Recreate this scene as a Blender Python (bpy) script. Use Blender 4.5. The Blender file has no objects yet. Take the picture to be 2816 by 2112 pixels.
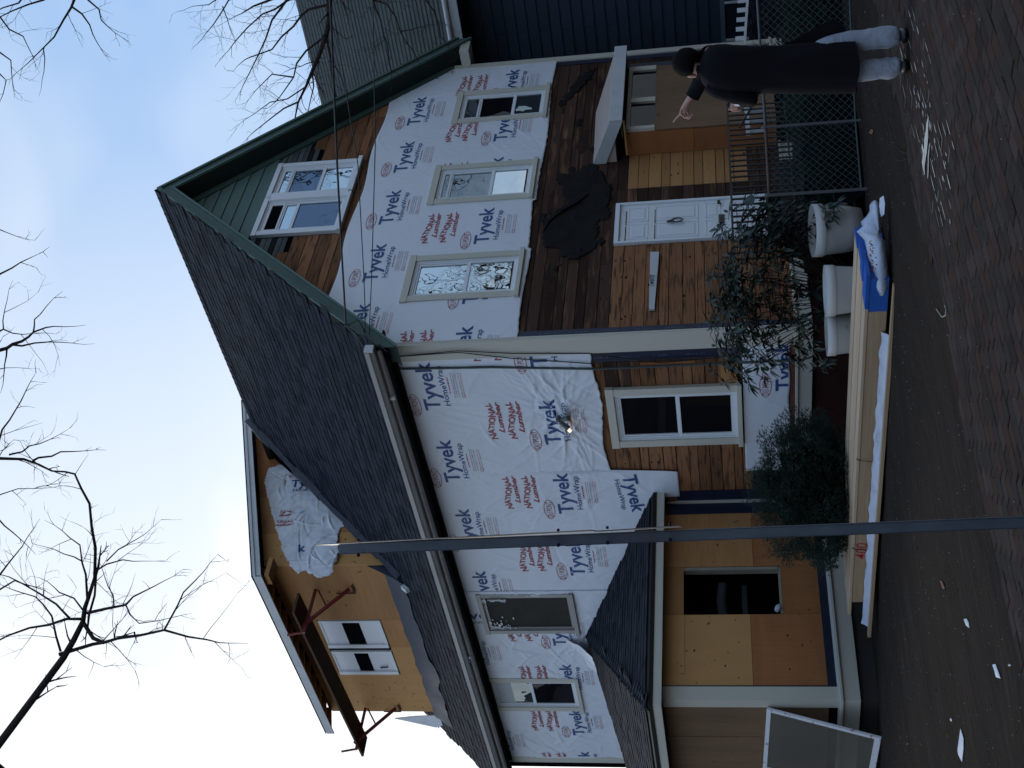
import bpy, bmesh, math, random
from mathutils import Vector, Matrix, noise
import numpy as np
rnd = random.Random(7)
R = math.radians
scene = bpy.context.scene
COL = scene.collection

# ---------------------------------------------------------------- camera (photo was taken with the camera turned on its side)
FPX = 3473.646
XR = Vector((0.09722571, 0.14918525, -0.98401775))      # image right
YD = Vector((-0.6955036, 0.71740581, 0.04004555))       # image down
ZF = Vector((0.71191425, 0.68049443, 0.17350917))       # view direction
CAM = Vector((-12.093, -10.783, 1.45))
def ray(x, y): return XR * ((x - 1408) / FPX) + YD * ((y - 1056) / FPX) + ZF
_r = ray(1650, 927); _t = 16.2 / math.hypot(_r.x, _r.y)
CAM = Vector((-_r.x * _t, -_r.y * _t, 1.45))
cd = bpy.data.cameras.new('camera'); co = bpy.data.objects.new('camera', cd); COL.objects.link(co)
cm = Matrix((XR, -YD, -ZF)).transposed().to_4x4(); cm.translation = CAM
co.matrix_world = cm
cd.sensor_width = 36; cd.lens = FPX / 2816 * 36; cd.clip_end = 600; cd.clip_start = 0.05
scene.camera = co

# ---------------------------------------------------------------- light
SUN_EL, SUN_AZ = R(20), R(8)          # the sun stands low behind the house, to its left, behind thin cloud
world = bpy.data.worlds.new('World'); scene.world = world; world.use_nodes = True
wn = world.node_tree; wn.nodes.clear()
def wnode(t, **k):
    n = wn.nodes.new(t)
    for a, v in k.items(): setattr(n, a, v)
    return n
out = wnode('ShaderNodeOutputWorld'); bg = wnode('ShaderNodeBackground'); bg.inputs['Strength'].default_value = 0.12
sky = wnode('ShaderNodeTexSky', sky_type='NISHITA', sun_disc=False, sun_elevation=SUN_EL, sun_rotation=SUN_AZ)
sky.dust_density = 1.0; sky.air_density = 1.0
tc = wnode('ShaderNodeTexCoord'); mp = wnode('ShaderNodeMapping'); mp.inputs['Scale'].default_value = (1.0, 1.0, 2.0)
mp.inputs['Rotation'].default_value = (0.3, 0.5, 0.4)
nz = wnode('ShaderNodeTexNoise'); nz.inputs['Scale'].default_value = 1.7; nz.inputs['Detail'].default_value = 4; nz.inputs['Roughness'].default_value = 0.5
rp = wnode('ShaderNodeValToRGB'); rp.color_ramp.elements[0].position = 0.42; rp.color_ramp.elements[1].position = 0.68
mx = wnode('ShaderNodeMix', data_type='RGBA')
# cloud veil: white, thicker toward the sun and the horizon
dotn = wnode('ShaderNodeVectorMath', operation='DOT_PRODUCT'); sd = Vector((math.sin(SUN_AZ) * math.cos(SUN_EL), math.cos(SUN_AZ) * math.cos(SUN_EL), math.sin(SUN_EL)))
dotn.inputs[1].default_value = (sd.x, sd.y, sd.z)
glow = wnode('ShaderNodeMapRange', interpolation_type='SMOOTHSTEP'); glow.inputs['From Min'].default_value = 0.55; glow.inputs['From Max'].default_value = 0.99
hzn = wnode('ShaderNodeSeparateXYZ'); hz = wnode('ShaderNodeMapRange'); hz.inputs['From Min'].default_value = 0.0; hz.inputs['From Max'].default_value = 0.42; hz.inputs['To Min'].default_value = 0.55; hz.inputs['To Max'].default_value = 0.0
s1 = wnode('ShaderNodeMath', operation='ADD'); s2 = wnode('ShaderNodeMath', operation='MULTIPLY_ADD', use_clamp=True); s2.inputs[1].default_value = 0.60
cl = wnode('ShaderNodeMix', data_type='RGBA'); cl.inputs[6].default_value = (2.3, 4.25, 7.5, 1); cl.inputs[7].default_value = (8.6, 9.0, 9.3, 1)
mx.inputs[0].default_value = 0.80
L = wn.links.new
L(tc.outputs['Generated'], mp.inputs['Vector']); L(mp.outputs['Vector'], nz.inputs['Vector']); L(nz.outputs['Fac'], rp.inputs['Fac'])
L(tc.outputs['Generated'], dotn.inputs[0]); L(dotn.outputs['Value'], glow.inputs['Value'])
L(tc.outputs['Generated'], hzn.inputs[0]); L(hzn.outputs['Z'], hz.inputs['Value'])
L(glow.outputs['Result'], s1.inputs[0]); L(hz.outputs['Result'], s1.inputs[1])
L(rp.outputs['Color'], s2.inputs[0]); L(s1.outputs[0], s2.inputs[2]); L(s2.outputs[0], cl.inputs[0])
L(sky.outputs['Color'], mx.inputs[6]); L(cl.outputs[2], mx.inputs[7])
L(mx.outputs[2], bg.inputs['Color']); L(bg.outputs['Background'], out.inputs['Surface'])
sl = bpy.data.lights.new('sun', 'SUN'); sl.energy = 1.0; sl.angle = R(12); sl.color = (1.0, 0.94, 0.86)
so = bpy.data.objects.new('sun', sl); COL.objects.link(so)
so.rotation_euler = (-sd).to_track_quat('-Z', 'Y').to_euler(); so.location = (0, 0, 30)
scene.view_settings.view_transform = 'Standard'; scene.view_settings.look = 'None'
scene.view_settings.exposure = 0.12; scene.view_settings.gamma = 1.0; scene.view_settings.use_curve_mapping = False

# ---------------------------------------------------------------- helpers
W = {}
I4 = Matrix.Identity(4)
def tag(o, label=None, cat=None, group=None, kind=None):
    if label: o['label'] = label
    if cat: o['category'] = cat
    if group: o['group'] = group
    if kind: o['kind'] = kind
    return o
def place(o, parent, M):
    if parent is not None:
        o.parent = parent; o.matrix_basis = W[parent.name].inverted() @ M
    else: o.matrix_basis = M
    W[o.name] = M.copy()
    return o
def empty(name, loc=(0, 0, 0), rz=0.0):
    o = bpy.data.objects.new(name, None); o.empty_display_size = 0.2; COL.objects.link(o)
    return place(o, None, Matrix.Translation(Vector(loc)) @ Matrix.Rotation(rz, 4, 'Z'))
class MB:
    def __init__(s): s.v = []; s.f = []; s.m = []; s.sm = []
    def add(s, vs, fs, mi=0, smooth=False):
        b = len(s.v); s.v += [tuple(v) for v in vs]
        for f in fs: s.f.append([b + i for i in f]); s.m.append(mi); s.sm.append(smooth)
    def box(s, a, b, mi=0):
        x0, y0, z0 = a; x1, y1, z1 = b
        s.add([(x0, y0, z0), (x1, y0, z0), (x1, y1, z0), (x0, y1, z0), (x0, y0, z1), (x1, y0, z1), (x1, y1, z1), (x0, y1, z1)],
              [(0, 3, 2, 1), (4, 5, 6, 7), (0, 1, 5, 4), (1, 2, 6, 5), (2, 3, 7, 6), (3, 0, 4, 7)], mi)
    def obox(s, c, ax, ay, az, mi=0):
        c, ax, ay, az = Vector(c), Vector(ax), Vector(ay), Vector(az)
        vs = [c + ax * i + ay * j + az * k for k in (-.5, .5) for j in (-.5, .5) for i in (-.5, .5)]
        s.add(vs, [(0, 2, 3, 1), (4, 5, 7, 6), (0, 1, 5, 4), (1, 3, 7, 5), (3, 2, 6, 7), (2, 0, 4, 6)], mi)
    def beam(s, p, q, w, h, up=(0, 0, 1), mi=0):
        p, q = Vector(p), Vector(q); d = q - p; u = Vector(up)
        sx = d.cross(u).normalized(); sz = sx.cross(d).normalized()
        s.obox((p + q) / 2, d, sx * w, sz * h, mi)
    def prism(s, poly, d0, d1, axis='y', mi=0):
        # poly in (u,w) extruded along local y from d0 to d1
        n = len(poly); vs = []
        for d in (d0, d1):
            for u, w in poly: vs.append((u, d, w) if axis == 'y' else ((d, u, w) if axis == 'x' else (u, w, d)))
        fs = [list(range(n)), list(range(2 * n - 1, n - 1, -1))]
        for i in range(n): j = (i + 1) % n; fs.append((i, i + n, j + n, j))
        s.add(vs, fs, mi)
    def tube(s, pts, rad, n=6, mi=0, cap=True, smooth=True):
        pts = [Vector(p) for p in pts]; k = len(pts)
        rs = rad if isinstance(rad, (list, tuple)) else [rad] * k
        vs = []; prev = None
        for i, p in enumerate(pts):
            t = (pts[min(i + 1, k - 1)] - pts[max(i - 1, 0)])
            if t.length < 1e-9: t = Vector((0, 0, 1))
            t.normalize()
            a = prev if prev is not None else (Vector((0, 0, 1)) if abs(t.z) < .9 else Vector((1, 0, 0)))
            u = (a - t * a.dot(t)); u = u.normalized() if u.length > 1e-6 else t.orthogonal().normalized()
            prev = u; w = t.cross(u)
            for j in range(n):
                an = 2 * math.pi * j / n; vs.append(p + (u * math.cos(an) + w * math.sin(an)) * rs[i])
        fs = []
        for i in range(k - 1):
            for j in range(n):
                j2 = (j + 1) % n; fs.append((i * n + j, i * n + j2, (i + 1) * n + j2, (i + 1) * n + j))
        s.add(vs, fs, mi, smooth)
        if cap: s.add(vs[:n], [list(range(n - 1, -1, -1))], mi); s.add(vs[-n:], [list(range(n))], mi)
    def mesh(s, name, mats):
        me = bpy.data.meshes.new(name); me.from_pydata(s.v, [], s.f)
        for m in (mats if isinstance(mats, (list, tuple)) else [mats]): me.materials.append(m)
        me.polygons.foreach_set('material_index', s.m); me.polygons.foreach_set('use_smooth', s.sm)
        me.update(); return me
    def build(s, name, mats, parent=None, M=I4, fix=True, bevel=0, kind=None):
        me = s.mesh(name, mats)
        if fix:
            bm = bmesh.new(); bm.from_mesh(me); bmesh.ops.recalc_face_normals(bm, faces=bm.faces)
            if bevel: bmesh.ops.bevel(bm, geom=[e for e in bm.edges], offset=bevel, segments=1, affect='EDGES')
            bm.to_mesh(me); bm.free()
        return obj(name, me, parent, M, kind)
def obj(name, me, parent=None, M=I4, kind=None):
    o = bpy.data.objects.new(name, me); COL.objects.link(o)
    if kind: o['kind'] = kind
    return place(o, parent, M)
def boxo(name, a, b, mat, parent, M=I4, bevel=0.0):
    m = MB(); m.box(a, b); return m.build(name, mat, parent, M, bevel=bevel)
def frame(origin, ang=0.0): return Matrix.Translation(Vector(origin)) @ Matrix.Rotation(ang, 4, 'Z')
FG = frame((0, 0, 0))                    # gable wall: u = x, into the wall = y
FS = frame((0, 0, 0), -math.pi / 2)      # side wall: u = -y, into the wall = x
# intersections of sight lines with real planes of the place (used to read off dimensions)
def on_plane(x, y, n, c):
    d = ray(x, y); n = Vector(n); t = (c - n.dot(CAM)) / n.dot(d); return CAM + d * t
def gp(x, y, yy=0.0): p = on_plane(x, y, (0, 1, 0), yy); return (p.x, p.z)
def sp(x, y, xx=0.0): p = on_plane(x, y, (1, 0, 0), xx); return (-p.y, p.z)
def dp(x, y, depth): return CAM + ray(x, y) * depth
def ground_z(x, y): return -0.017 * max(-3.0, min(y + 5.0, 11.0))

def inside(poly, x, y):
    c = False; n = len(poly)
    for i in range(n):
        x1, y1 = poly[i]; x2, y2 = poly[(i + 1) % n]
        if (y1 > y) != (y2 > y) and x < (x2 - x1) * (y - y1) / (y2 - y1) + x1: c = not c
    return c

# ---------------------------------------------------------------- materials
MATS = {}
def pmat(name, col, rough=0.7, spec=0.3, metal=0.0, var=0.0, nscale=6.0, nstretch=(1, 1, 1), col2=None, bump=0.0, bscale=60.0, objvar=0.0,
         trans=0.0, grain=None, stain=None, emis=None, coat=0.0, fine=0.0):
    m = bpy.data.materials.new(name); m.use_nodes = True; nt = m.node_tree; p = nt.nodes['Principled BSDF']; lk = nt.links.new
    p.inputs['Roughness'].default_value = rough; p.inputs['Metallic'].default_value = metal
    p.inputs['Specular IOR Level'].default_value = spec; p.inputs['Coat Weight'].default_value = coat
    if trans: p.inputs['Transmission Weight'].default_value = trans
    tcn = nt.nodes.new('ShaderNodeTexCoord'); oi = nt.nodes.new('ShaderNodeObjectInfo')
    add = nt.nodes.new('ShaderNodeVectorMath'); add.operation = 'ADD'
    sc = nt.nodes.new('ShaderNodeVectorMath'); sc.operation = 'SCALE'; sc.inputs[0].default_value = (37.1, 17.3, 53.7)
    lk(oi.outputs['Random'], sc.inputs['Scale']); lk(sc.outputs[0], add.inputs[1]); lk(tcn.outputs['Object'], add.inputs[0])
    def nse(scale, stretch=(1, 1, 1), detail=5, rg=0.6):
        mpn = nt.nodes.new('ShaderNodeMapping'); mpn.inputs['Scale'].default_value = stretch
        n = nt.nodes.new('ShaderNodeTexNoise'); n.inputs['Scale'].default_value = scale; n.inputs['Detail'].default_value = detail; n.inputs['Roughness'].default_value = rg
        lk(add.outputs[0], mpn.inputs['Vector']); lk(mpn.outputs['Vector'], n.inputs['Vector']); return n
    base = nt.nodes.new('ShaderNodeRGB'); base.outputs[0].default_value = (*col, 1); cur = base.outputs[0]
    def mixc(fac, a, colb):
        mm = nt.nodes.new('ShaderNodeMix'); mm.data_type = 'RGBA'
        lk(fac, mm.inputs[0]); lk(a, mm.inputs[6]); mm.inputs[7].default_value = (*colb, 1); return mm.outputs[2]
    def ramp(src, a, b, hi=1.0):
        mr = nt.nodes.new('ShaderNodeMapRange'); mr.inputs['From Min'].default_value = a; mr.inputs['From Max'].default_value = b; mr.inputs['To Max'].default_value = hi
        lk(src, mr.inputs['Value']); return mr.outputs['Result']
    if col2 is None: col2 = tuple(c * 0.6 for c in col)
    if var: cur = mixc(ramp(nse(nscale, nstretch).outputs['Fac'], 0.35, 0.7, var), cur, col2)
    if grain: cur = mixc(ramp(nse(grain[0], grain[1], 8, 0.7).outputs['Fac'], 0.42, 0.72, grain[2]), cur, grain[3])
    if stain: cur = mixc(ramp(nse(stain[0], stain[1], 3, 0.5).outputs['Fac'], stain[2], stain[3], stain[4]), cur, stain[5])
    if fine: cur = mixc(ramp(nse(110, (1, 1, 1), 3, 0.7).outputs['Fac'], 0.4, 0.7, fine), cur, tuple(c * 0.45 for c in col))
    if objvar:
        hs = nt.nodes.new('ShaderNodeHueSaturation'); mr = nt.nodes.new('ShaderNodeMapRange'); mr.inputs['To Min'].default_value = 1 - objvar; mr.inputs['To Max'].default_value = 1 + objvar
        lk(oi.outputs['Random'], mr.inputs['Value']); lk(mr.outputs['Result'], hs.inputs['Value']); lk(cur, hs.inputs['Color']); cur = hs.outputs['Color']
    lk(cur, p.inputs['Base Color'])
    if bump:
        b = nt.nodes.new('ShaderNodeBump'); b.inputs['Strength'].default_value = 1.0; b.inputs['Distance'].default_value = bump
        lk(nse(bscale, nstretch, 6, 0.65).outputs['Fac'], b.inputs['Height']); lk(b.outputs['Normal'], p.inputs['Normal'])
    if emis: p.inputs['Emission Color'].default_value = (*emis[0], 1); p.inputs['Emission Strength'].default_value = emis[1]
    MATS[name] = m; return m
M_board = pmat('sheathing board', (.31, .142, .064), .85, .15, var=.7, nscale=3, nstretch=(.6, 1, 3), col2=(.17, .075, .038), grain=(9, (.5, 1, 9), .6, (.085, .045, .028)), stain=(2.6, (1, 1, 1.4), .52, .70, .85, (.030, .018, .014)), objvar=.30, bump=.002, bscale=25)
M_boardn = pmat('new pine board', (.46, .235, .09), .8, .15, var=.4, nscale=3, nstretch=(.6, 1, 3), col2=(.30, .16, .07), grain=(9, (.5, 1, 9), .35, (.2, .1, .045)), stain=(6, (1, 1, 1), .66, .72, .8, (.06, .03, .02)), objvar=.14)
M_boardd = pmat('stained board', (.070, .035, .024), .85, .12, var=.9, nscale=2.5, nstretch=(.5, 1, 2.5), col2=(.045, .026, .02), grain=(9, (.5, 1, 9), .5, (.03, .018, .014)), stain=(1.8, (1, 1, 1.2), .54, .72, .8, (.19, .095, .05)), objvar=.45, bump=.002, bscale=25)
M_boardg = pmat('weathered lap board', (.12, .145, .145), .85, .2, var=.8, nscale=3, nstretch=(.6, 1, 2), col2=(.045, .045, .045), objvar=.3)
M_ply = pmat('plywood', (.47, .235, .09), .75, .2, var=.45, nscale=1.4, nstretch=(.5, 1, 3), col2=(.29, .145, .06), grain=(4, (.5, 1, 7), .4, (.23, .115, .05)), stain=(5.5, (1, 1, .8), .70, .74, .8, (.10, .05, .025)), objvar=.10)
M_plyr = pmat('reddish plywood', (.39, .155, .055), .75, .2, var=.45, nscale=1.4, nstretch=(.5, 1, 3), col2=(.22, .085, .04), grain=(4, (7, 1, .5), .35, (.17, .07, .03)), stain=(5.5, (1, 1, .8), .71, .75, .8, (.09, .04, .02)), objvar=.10)
M_plyl = pmat('pale plywood', (.56, .295, .11), .75, .2, var=.3, nscale=1.6, nstretch=(3, 1, .6), col2=(.42, .22, .09), stain=(7.5, (1, 1, 1), .69, .72, .85, (.14, .075, .04)), objvar=.06)
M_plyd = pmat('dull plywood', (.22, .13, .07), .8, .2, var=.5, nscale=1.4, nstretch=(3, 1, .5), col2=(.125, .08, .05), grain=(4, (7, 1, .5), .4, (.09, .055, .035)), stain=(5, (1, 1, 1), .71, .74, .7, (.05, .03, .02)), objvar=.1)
M_wrap = pmat('house wrap', (.73, .75, .79), .42, .35, var=.18, nscale=2.2, col2=(.64, .66, .70), bump=.004, bscale=9)
M_wrapd = pmat('dirty house wrap', (.74, .76, .80), .5, .3, var=.5, nscale=5, col2=(.50, .51, .54), bump=.008, bscale=9)
M_navy = pmat('navy print', (.035, .075, .23), .5, .3)
M_red = pmat('red print', (.38, .085, .09), .5, .3)
M_faint = pmat('faint print', (.46, .43, .47), .5, .3)
M_faintr = pmat('faint red print', (.62, .42, .42), .5, .3)
M_cream = pmat('cream trim', (.56, .53, .44), .55, .3, var=.15, nscale=2, col2=(.48, .455, .385), bump=.0006, bscale=30)
M_white = pmat('white vinyl', (.72, .74, .76), .4, .4, var=.1, nscale=4, col2=(.62, .64, .66))
M_whitep = pmat('peeling white paint', (.70, .70, .72), .6, .3, var=.3, nscale=9, col2=(.55, .52, .52), stain=(14, (1, 1, 1), .62, .66, .8, (.28, .09, .07)))
M_green = pmat('green trim', (.060, .105, .088), .6, .3, var=.4, nscale=5, nstretch=(.5, 1, 2), col2=(.038, .062, .052), stain=(5, (1, 1, 2), .66, .72, .4, (.13, .11, .09)))
M_greens = pmat('green clapboard', (.105, .165, .145), .65, .3, var=.3, nscale=3, col2=(.08, .125, .11), objvar=.06)
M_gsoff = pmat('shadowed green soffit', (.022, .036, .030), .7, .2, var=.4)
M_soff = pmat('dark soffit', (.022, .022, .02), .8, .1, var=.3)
M_shing = pmat('asphalt shingle', (.025, .030, .038), .95, .08, var=.6, nscale=14, nstretch=(1, 1, 1), col2=(.02, .024, .030), objvar=.3, fine=.5, bump=.003, bscale=90)
M_membr = pmat('black membrane', (.012, .018, .035), .35, .5, var=.4, nscale=5, col2=(.03, .04, .06), bump=.01, bscale=12)
M_flash = pmat('grey flashing', (.075, .08, .095), .75, .2, metal=.0, var=.7, nscale=6, col2=(.08, .09, .11), bump=.015, bscale=7)
M_tape = pmat('navy flashing tape', (.012, .018, .045), .45, .4, var=.25, nscale=5, col2=(.02, .028, .055))
M_tapetx = pmat('tape lettering', (.055, .08, .14), .5, .3)
M_gray = pmat('gutter metal', (.33, .32, .30), .4, .45, metal=.15, var=.4, nscale=2, nstretch=(.4, 1, 1), col2=(.17, .15, .13))
M_tar = pmat('tar paper', (.012, .011, .011), .85, .12, var=.7, nscale=5, col2=(.020, .018, .018), bump=.008, bscale=6)
M_black = pmat('interior dark', (.006, .006, .007), .95, .0)
M_inter = pmat('interior grey', (.05, .05, .055), .8, .1, var=.5)
M_shade = pmat('window shade', (.55, .57, .58), .8, .1, var=.2)
M_brickf = pmat('foundation', (.060, .022, .018), .9, .1, var=.6, nscale=4, col2=(.03, .012, .01), bump=.01)
M_conc = pmat('dark concrete', (.050, .045, .040), .9, .1, var=.5, nscale=3, col2=(.045, .045, .043), bump=.004, bscale=40)
M_iron = pmat('black iron', (.012, .012, .014), .5, .4)
M_blue = pmat('blue clapboard', (.030, .044, .066), .6, .2, var=.3, nscale=2, nstretch=(.4, 1, 2), col2=(.024, .035, .052), objvar=.10, grain=(5, (.3, 1, 6), .3, (.02, .035, .055)))
M_roofn = pmat('old grey shingle', (.068, .082, .079), .9, .15, var=.9, nscale=1.3, col2=(.048, .058, .060), fine=.5)
M_wht2 = pmat('neighbour white trim', (.55, .56, .56), .6, .3, var=.3, nscale=3, col2=(.30, .30, .30))
M_rsteel = pmat('red painted steel', (.17, .012, .012), .5, .4, var=.3, col2=(.09, .01, .01))
M_plank = pmat('dark plank', (.085, .05, .03), .85, .15, var=.5, nscale=2, nstretch=(.4, 2, 4), col2=(.05, .03, .02))
M_lumber = pmat('pine lumber', (.56, .43, .30), .65, .3, var=.35, nscale=2.5, nstretch=(3, .25, 3), col2=(.42, .27, .15), grain=(7, (9, .22, 9), .55, (.36, .20, .10)), objvar=.14)
M_lumber2 = pmat('planed pine face', (.46, .33, .205), .6, .3, var=.4, nscale=2.5, nstretch=(3, .25, 3), col2=(.34, .21, .11), grain=(7, (9, .22, 9), .6, (.28, .15, .07)), objvar=.12)
M_bluep = pmat('blue end paint', (.010, .10, .42), .5, .4, var=.3, nscale=20, col2=(.006, .05, .25))
M_redcr = pmat('red crayon', (.42, .03, .03), .6, .2)
M_plastic = pmat('crumpled white plastic', (.52, .57, .68), .35, .5, var=.4, nscale=6, col2=(.36, .42, .55), bump=.02, bscale=10)
M_tub = pmat('white tub plastic', (.52, .51, .49), .45, .4, var=.3, nscale=3, col2=(.42, .42, .40), stain=(6, (1, 1, 1), .72, .78, .6, (.12, .09, .07)))
M_stoop = pmat('dark stoop', (.03, .03, .03), .9, .1, var=.5)
M_frame = pmat('raw frame', (.33, .29, .22), .8, .1, var=.4)
M_soil = pmat('soil', (.03, .022, .016), .95, .05, var=.4, bump=.02, bscale=20)
M_leaf = pmat('broad leaf', (.015, .030, .018), .38, .5, var=.5, nscale=4, col2=(.016, .034, .02), objvar=.45)
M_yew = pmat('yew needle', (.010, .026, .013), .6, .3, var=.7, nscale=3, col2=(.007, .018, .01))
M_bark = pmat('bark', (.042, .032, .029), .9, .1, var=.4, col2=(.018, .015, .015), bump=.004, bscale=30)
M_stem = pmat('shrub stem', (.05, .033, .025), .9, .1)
M_wire = pmat('fence wire', (.055, .08, .08), .6, .3)
M_galv = pmat('galvanized steel', (.17, .20, .235), .45, .5, metal=.45, var=.7, nscale=5, nstretch=(2, 2, 1), col2=(.09, .11, .14))
M_post = pmat('dull fence pipe', (.10, .11, .12), .55, .4, metal=.3, var=.4, nscale=8, col2=(.08, .06, .05))
M_signb = pmat('sign back', (.30, .28, .25), .4, .5, metal=.2, var=.7, nscale=5, nstretch=(1, 1, .4), col2=(.22, .17, .13))
M_cable = pmat('cable', (.015, .018, .02), .5, .3)
M_cablg = pmat('green grey cable', (.06, .08, .075), .6, .3)
M_coat = pmat('black wool coat', (.008, .0083, .0105), .9, .12, var=.3)
M_denim = pmat('pale jeans', (.36, .39, .45), .9, .1, var=.6, nscale=6, col2=(.25, .28, .34), bump=.02, bscale=14)
M_skin = pmat('skin', (.52, .29, .23), .5, .35, var=.2, nscale=9, col2=(.45, .21, .17))
M_hair = pmat('dark hair', (.006, .005, .005), .9, .08, bump=.004, bscale=40)
M_shoe = pmat('black shoe', (.01, .01, .012), .4, .4)
M_cuff = pmat('white cuff', (.6, .62, .68), .8, .2)
M_knob = pmat('dark brass', (.05, .04, .03), .4, .5, metal=.5)
M_lamp = pmat('lit bulb', (.9, .7, .5), .4, .3, emis=((1.0, .62, .36), 2.2))
M_lampb = pmat('lamp housing', (.10, .12, .12), .5, .4, var=.3)
M_plaster = pmat('plaster spill', (.55, .53, .47), .85, .1, var=.3, nscale=20, col2=(.40, .38, .34))
M_streak = pmat('pale scrape', (.30, .29, .26), .85, .1)
M_dim = pmat('storm glass screen', (.022, .023, .019), .6, .15, var=.5, nscale=3, col2=(.05, .05, .045))
M_leafd = pmat('dry leaf', (.22, .12, .07), .8, .1)
M_hb = pmat('street house siding', (.16, .13, .11), .85, .1, var=.3, nscale=1)

def glass_mat(name, tint, metal, wob, rough=.015):
    m = bpy.data.materials.new(name); m.use_nodes = True; nt = m.node_tree; p = nt.nodes['Principled BSDF']
    p.inputs['Base Color'].default_value = (*tint, 1); p.inputs['Metallic'].default_value = metal; p.inputs['Roughness'].default_value = rough
    p.inputs['Specular IOR Level'].default_value = .14 if metal == 0 else .8
    t = nt.nodes.new('ShaderNodeTexCoord'); n = nt.nodes.new('ShaderNodeTexNoise'); n.inputs['Scale'].default_value = 2.3; n.inputs['Detail'].default_value = 1.5
    oi = nt.nodes.new('ShaderNodeObjectInfo'); ad = nt.nodes.new('ShaderNodeVectorMath'); ad.operation = 'ADD'
    nt.links.new(t.outputs['Object'], ad.inputs[0]); nt.links.new(oi.outputs['Random'], ad.inputs[1]); nt.links.new(ad.outputs[0], n.inputs['Vector'])
    b = nt.nodes.new('ShaderNodeBump'); b.inputs['Strength'].default_value = 1; b.inputs['Distance'].default_value = wob
    nt.links.new(n.outputs['Fac'], b.inputs['Height']); nt.links.new(b.outputs['Normal'], p.inputs['Normal']); return m
G_dark = glass_mat('dark window glass', (.008, .008, .01), 0.0, .004)
G_sky = glass_mat('reflective window glass', (.50, .55, .55), 1.0, .014)
G_mid = glass_mat('half reflective glass', (.17, .20, .21), .8, .016)
G_blue = glass_mat('bluish glass', (.10, .14, .20), .7, .01)

# ---------------------------------------------------------------- ground
gm = MB()
N = 120; ext = [-140 + 280 * i / 20 for i in range(21)]
def gridz(x, y): return ground_z(x, y) - .035 * max(0.0, min(1.0, (-4.45 - y + .12 * noise.noise(Vector((x * 1.1, 7, 0)))) / .35)) * (y > -9.2) + .02 * noise.noise(Vector((x * .9, y * .9, 0))) + .008 * noise.noise(Vector((x * 4, y * 4, 3)))
xs = sorted(set([-300, -120, -60, -30] + [-16 + .16 * i for i in range(int(22 / .16))] + [8, 15, 30, 60, 120, 300]))
ys = sorted(set([-300, -120, -60, -30] + [-12 + .16 * i for i in range(int(18 / .16))] + [8, 15, 30, 60, 120, 300]))
vs = [(x, y, gridz(x, y)) for y in ys for x in xs]; nx = len(xs)
gm.add(vs, [(j * nx + i, j * nx + i + 1, (j + 1) * nx + i + 1, (j + 1) * nx + i) for j in range(len(ys) - 1) for i in range(nx - 1)], 0, True)
M_dirt = pmat('muddy ground', (.034, .0235, .0165), .95, .05, var=.9, nscale=1.6, col2=(.018, .0145, .013), grain=(5, (.8, 3.0, 1), .5, (.03, .027, .025)), stain=(3.4, (1, 2.2, 1), .60, .74, .30, (.060, .055, .050)), bump=.05, bscale=6)
_nt = M_dirt.node_tree
for _n in _nt.nodes:
    if _n.type == 'MAPPING': _n.inputs['Rotation'].default_value = (0, 0, R(46)); _n.inputs['Scale'].default_value = (.45, 2.2, 1)
go = gm.build('ground', M_dirt, None, fix=False); go['kind'] = 'structure'

# brick pavement running along the street, partly lost under mud at its house edge
M_brick = pmat('paving brick', (.038, .027, .022), .95, .05, var=.7, nscale=9, col2=(.036, .028, .027), objvar=.35, bump=.004, bscale=30)
M_brick2 = pmat('paving brick grey', (.033, .026, .022), .95, .05, var=.7, nscale=9, col2=(.030, .027, .027), bump=.004, bscale=30)
M_brick3 = pmat('paving brick red', (.042, .026, .020), .95, .05, var=.7, nscale=9, col2=(.045, .028, .025), bump=.004, bscale=30)
M_joint = pmat('joint dirt', (.027, .021, .018), .95, .1, var=.5, nscale=8)
m = MB(); m.add([(-22, -9.2, ground_z(0, -9.2) - .014), (6, -9.2, ground_z(0, -9.2) - .014), (6, -4.9, ground_z(0, -4.9) - .014), (-22, -4.9, ground_z(0, -4.9) - .014)], [(0, 1, 2, 3)])
pav = m.build('pavement', M_joint, None, fix=False, kind='structure')
bmb = MB(); bmb.add([(-.097, -.0485, -.05), (.097, -.0485, -.05), (.097, .0485, -.05), (-.097, .0485, -.05), (-.099, -.0500, -.003), (.099, -.0500, -.003), (.099, .0500, -.003), (-.099, .0500, -.003), (-.092, -.0435, 0), (.092, -.0435, 0), (.092, .0435, 0), (-.092, .0435, 0)],
        [(0, 1, 5, 4), (1, 2, 6, 5), (2, 3, 7, 6), (3, 0, 4, 7), (4, 5, 9, 8), (5, 6, 10, 9), (6, 7, 11, 10), (7, 4, 8, 11), (8, 9, 10, 11)])
BR = [bmb.mesh('brick', mt) for mt in (M_brick, M_brick2, M_brick3)]
rb = random.Random(17); bl = []; j = 0; y = -4.56
while y > -9.1:
    x = -20.0 + (.103 if j % 2 else 0)
    while x < 4:
        edge = -4.62 + .22 * noise.noise(Vector((x * .9, 3, 0))) + .10 * noise.noise(Vector((x * 4, y * 4, 0)))
        if y < edge: bl.append((Vector((x + rb.gauss(0, .0015), y + rb.gauss(0, .0012), ground_z(x, y) - .004 + rb.gauss(0, .0014))), rb.gauss(0, .010), rb.gauss(0, .006), rb.gauss(0, .006), rb.choice((0, 0, 1, 2))))
        x += .206
    y -= .1045; j += 1
def seen(p):
    d = p - CAM; z = d.dot(ZF)
    return z > 0 and abs(1408 + FPX * d.dot(XR) / z - 1408) < 1420 and abs(FPX * d.dot(YD) / z) < 1070
bl.sort(key=lambda q: (0 if seen(q[0]) else 1, (q[0] - CAM).length))
far_ = MB()
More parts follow.
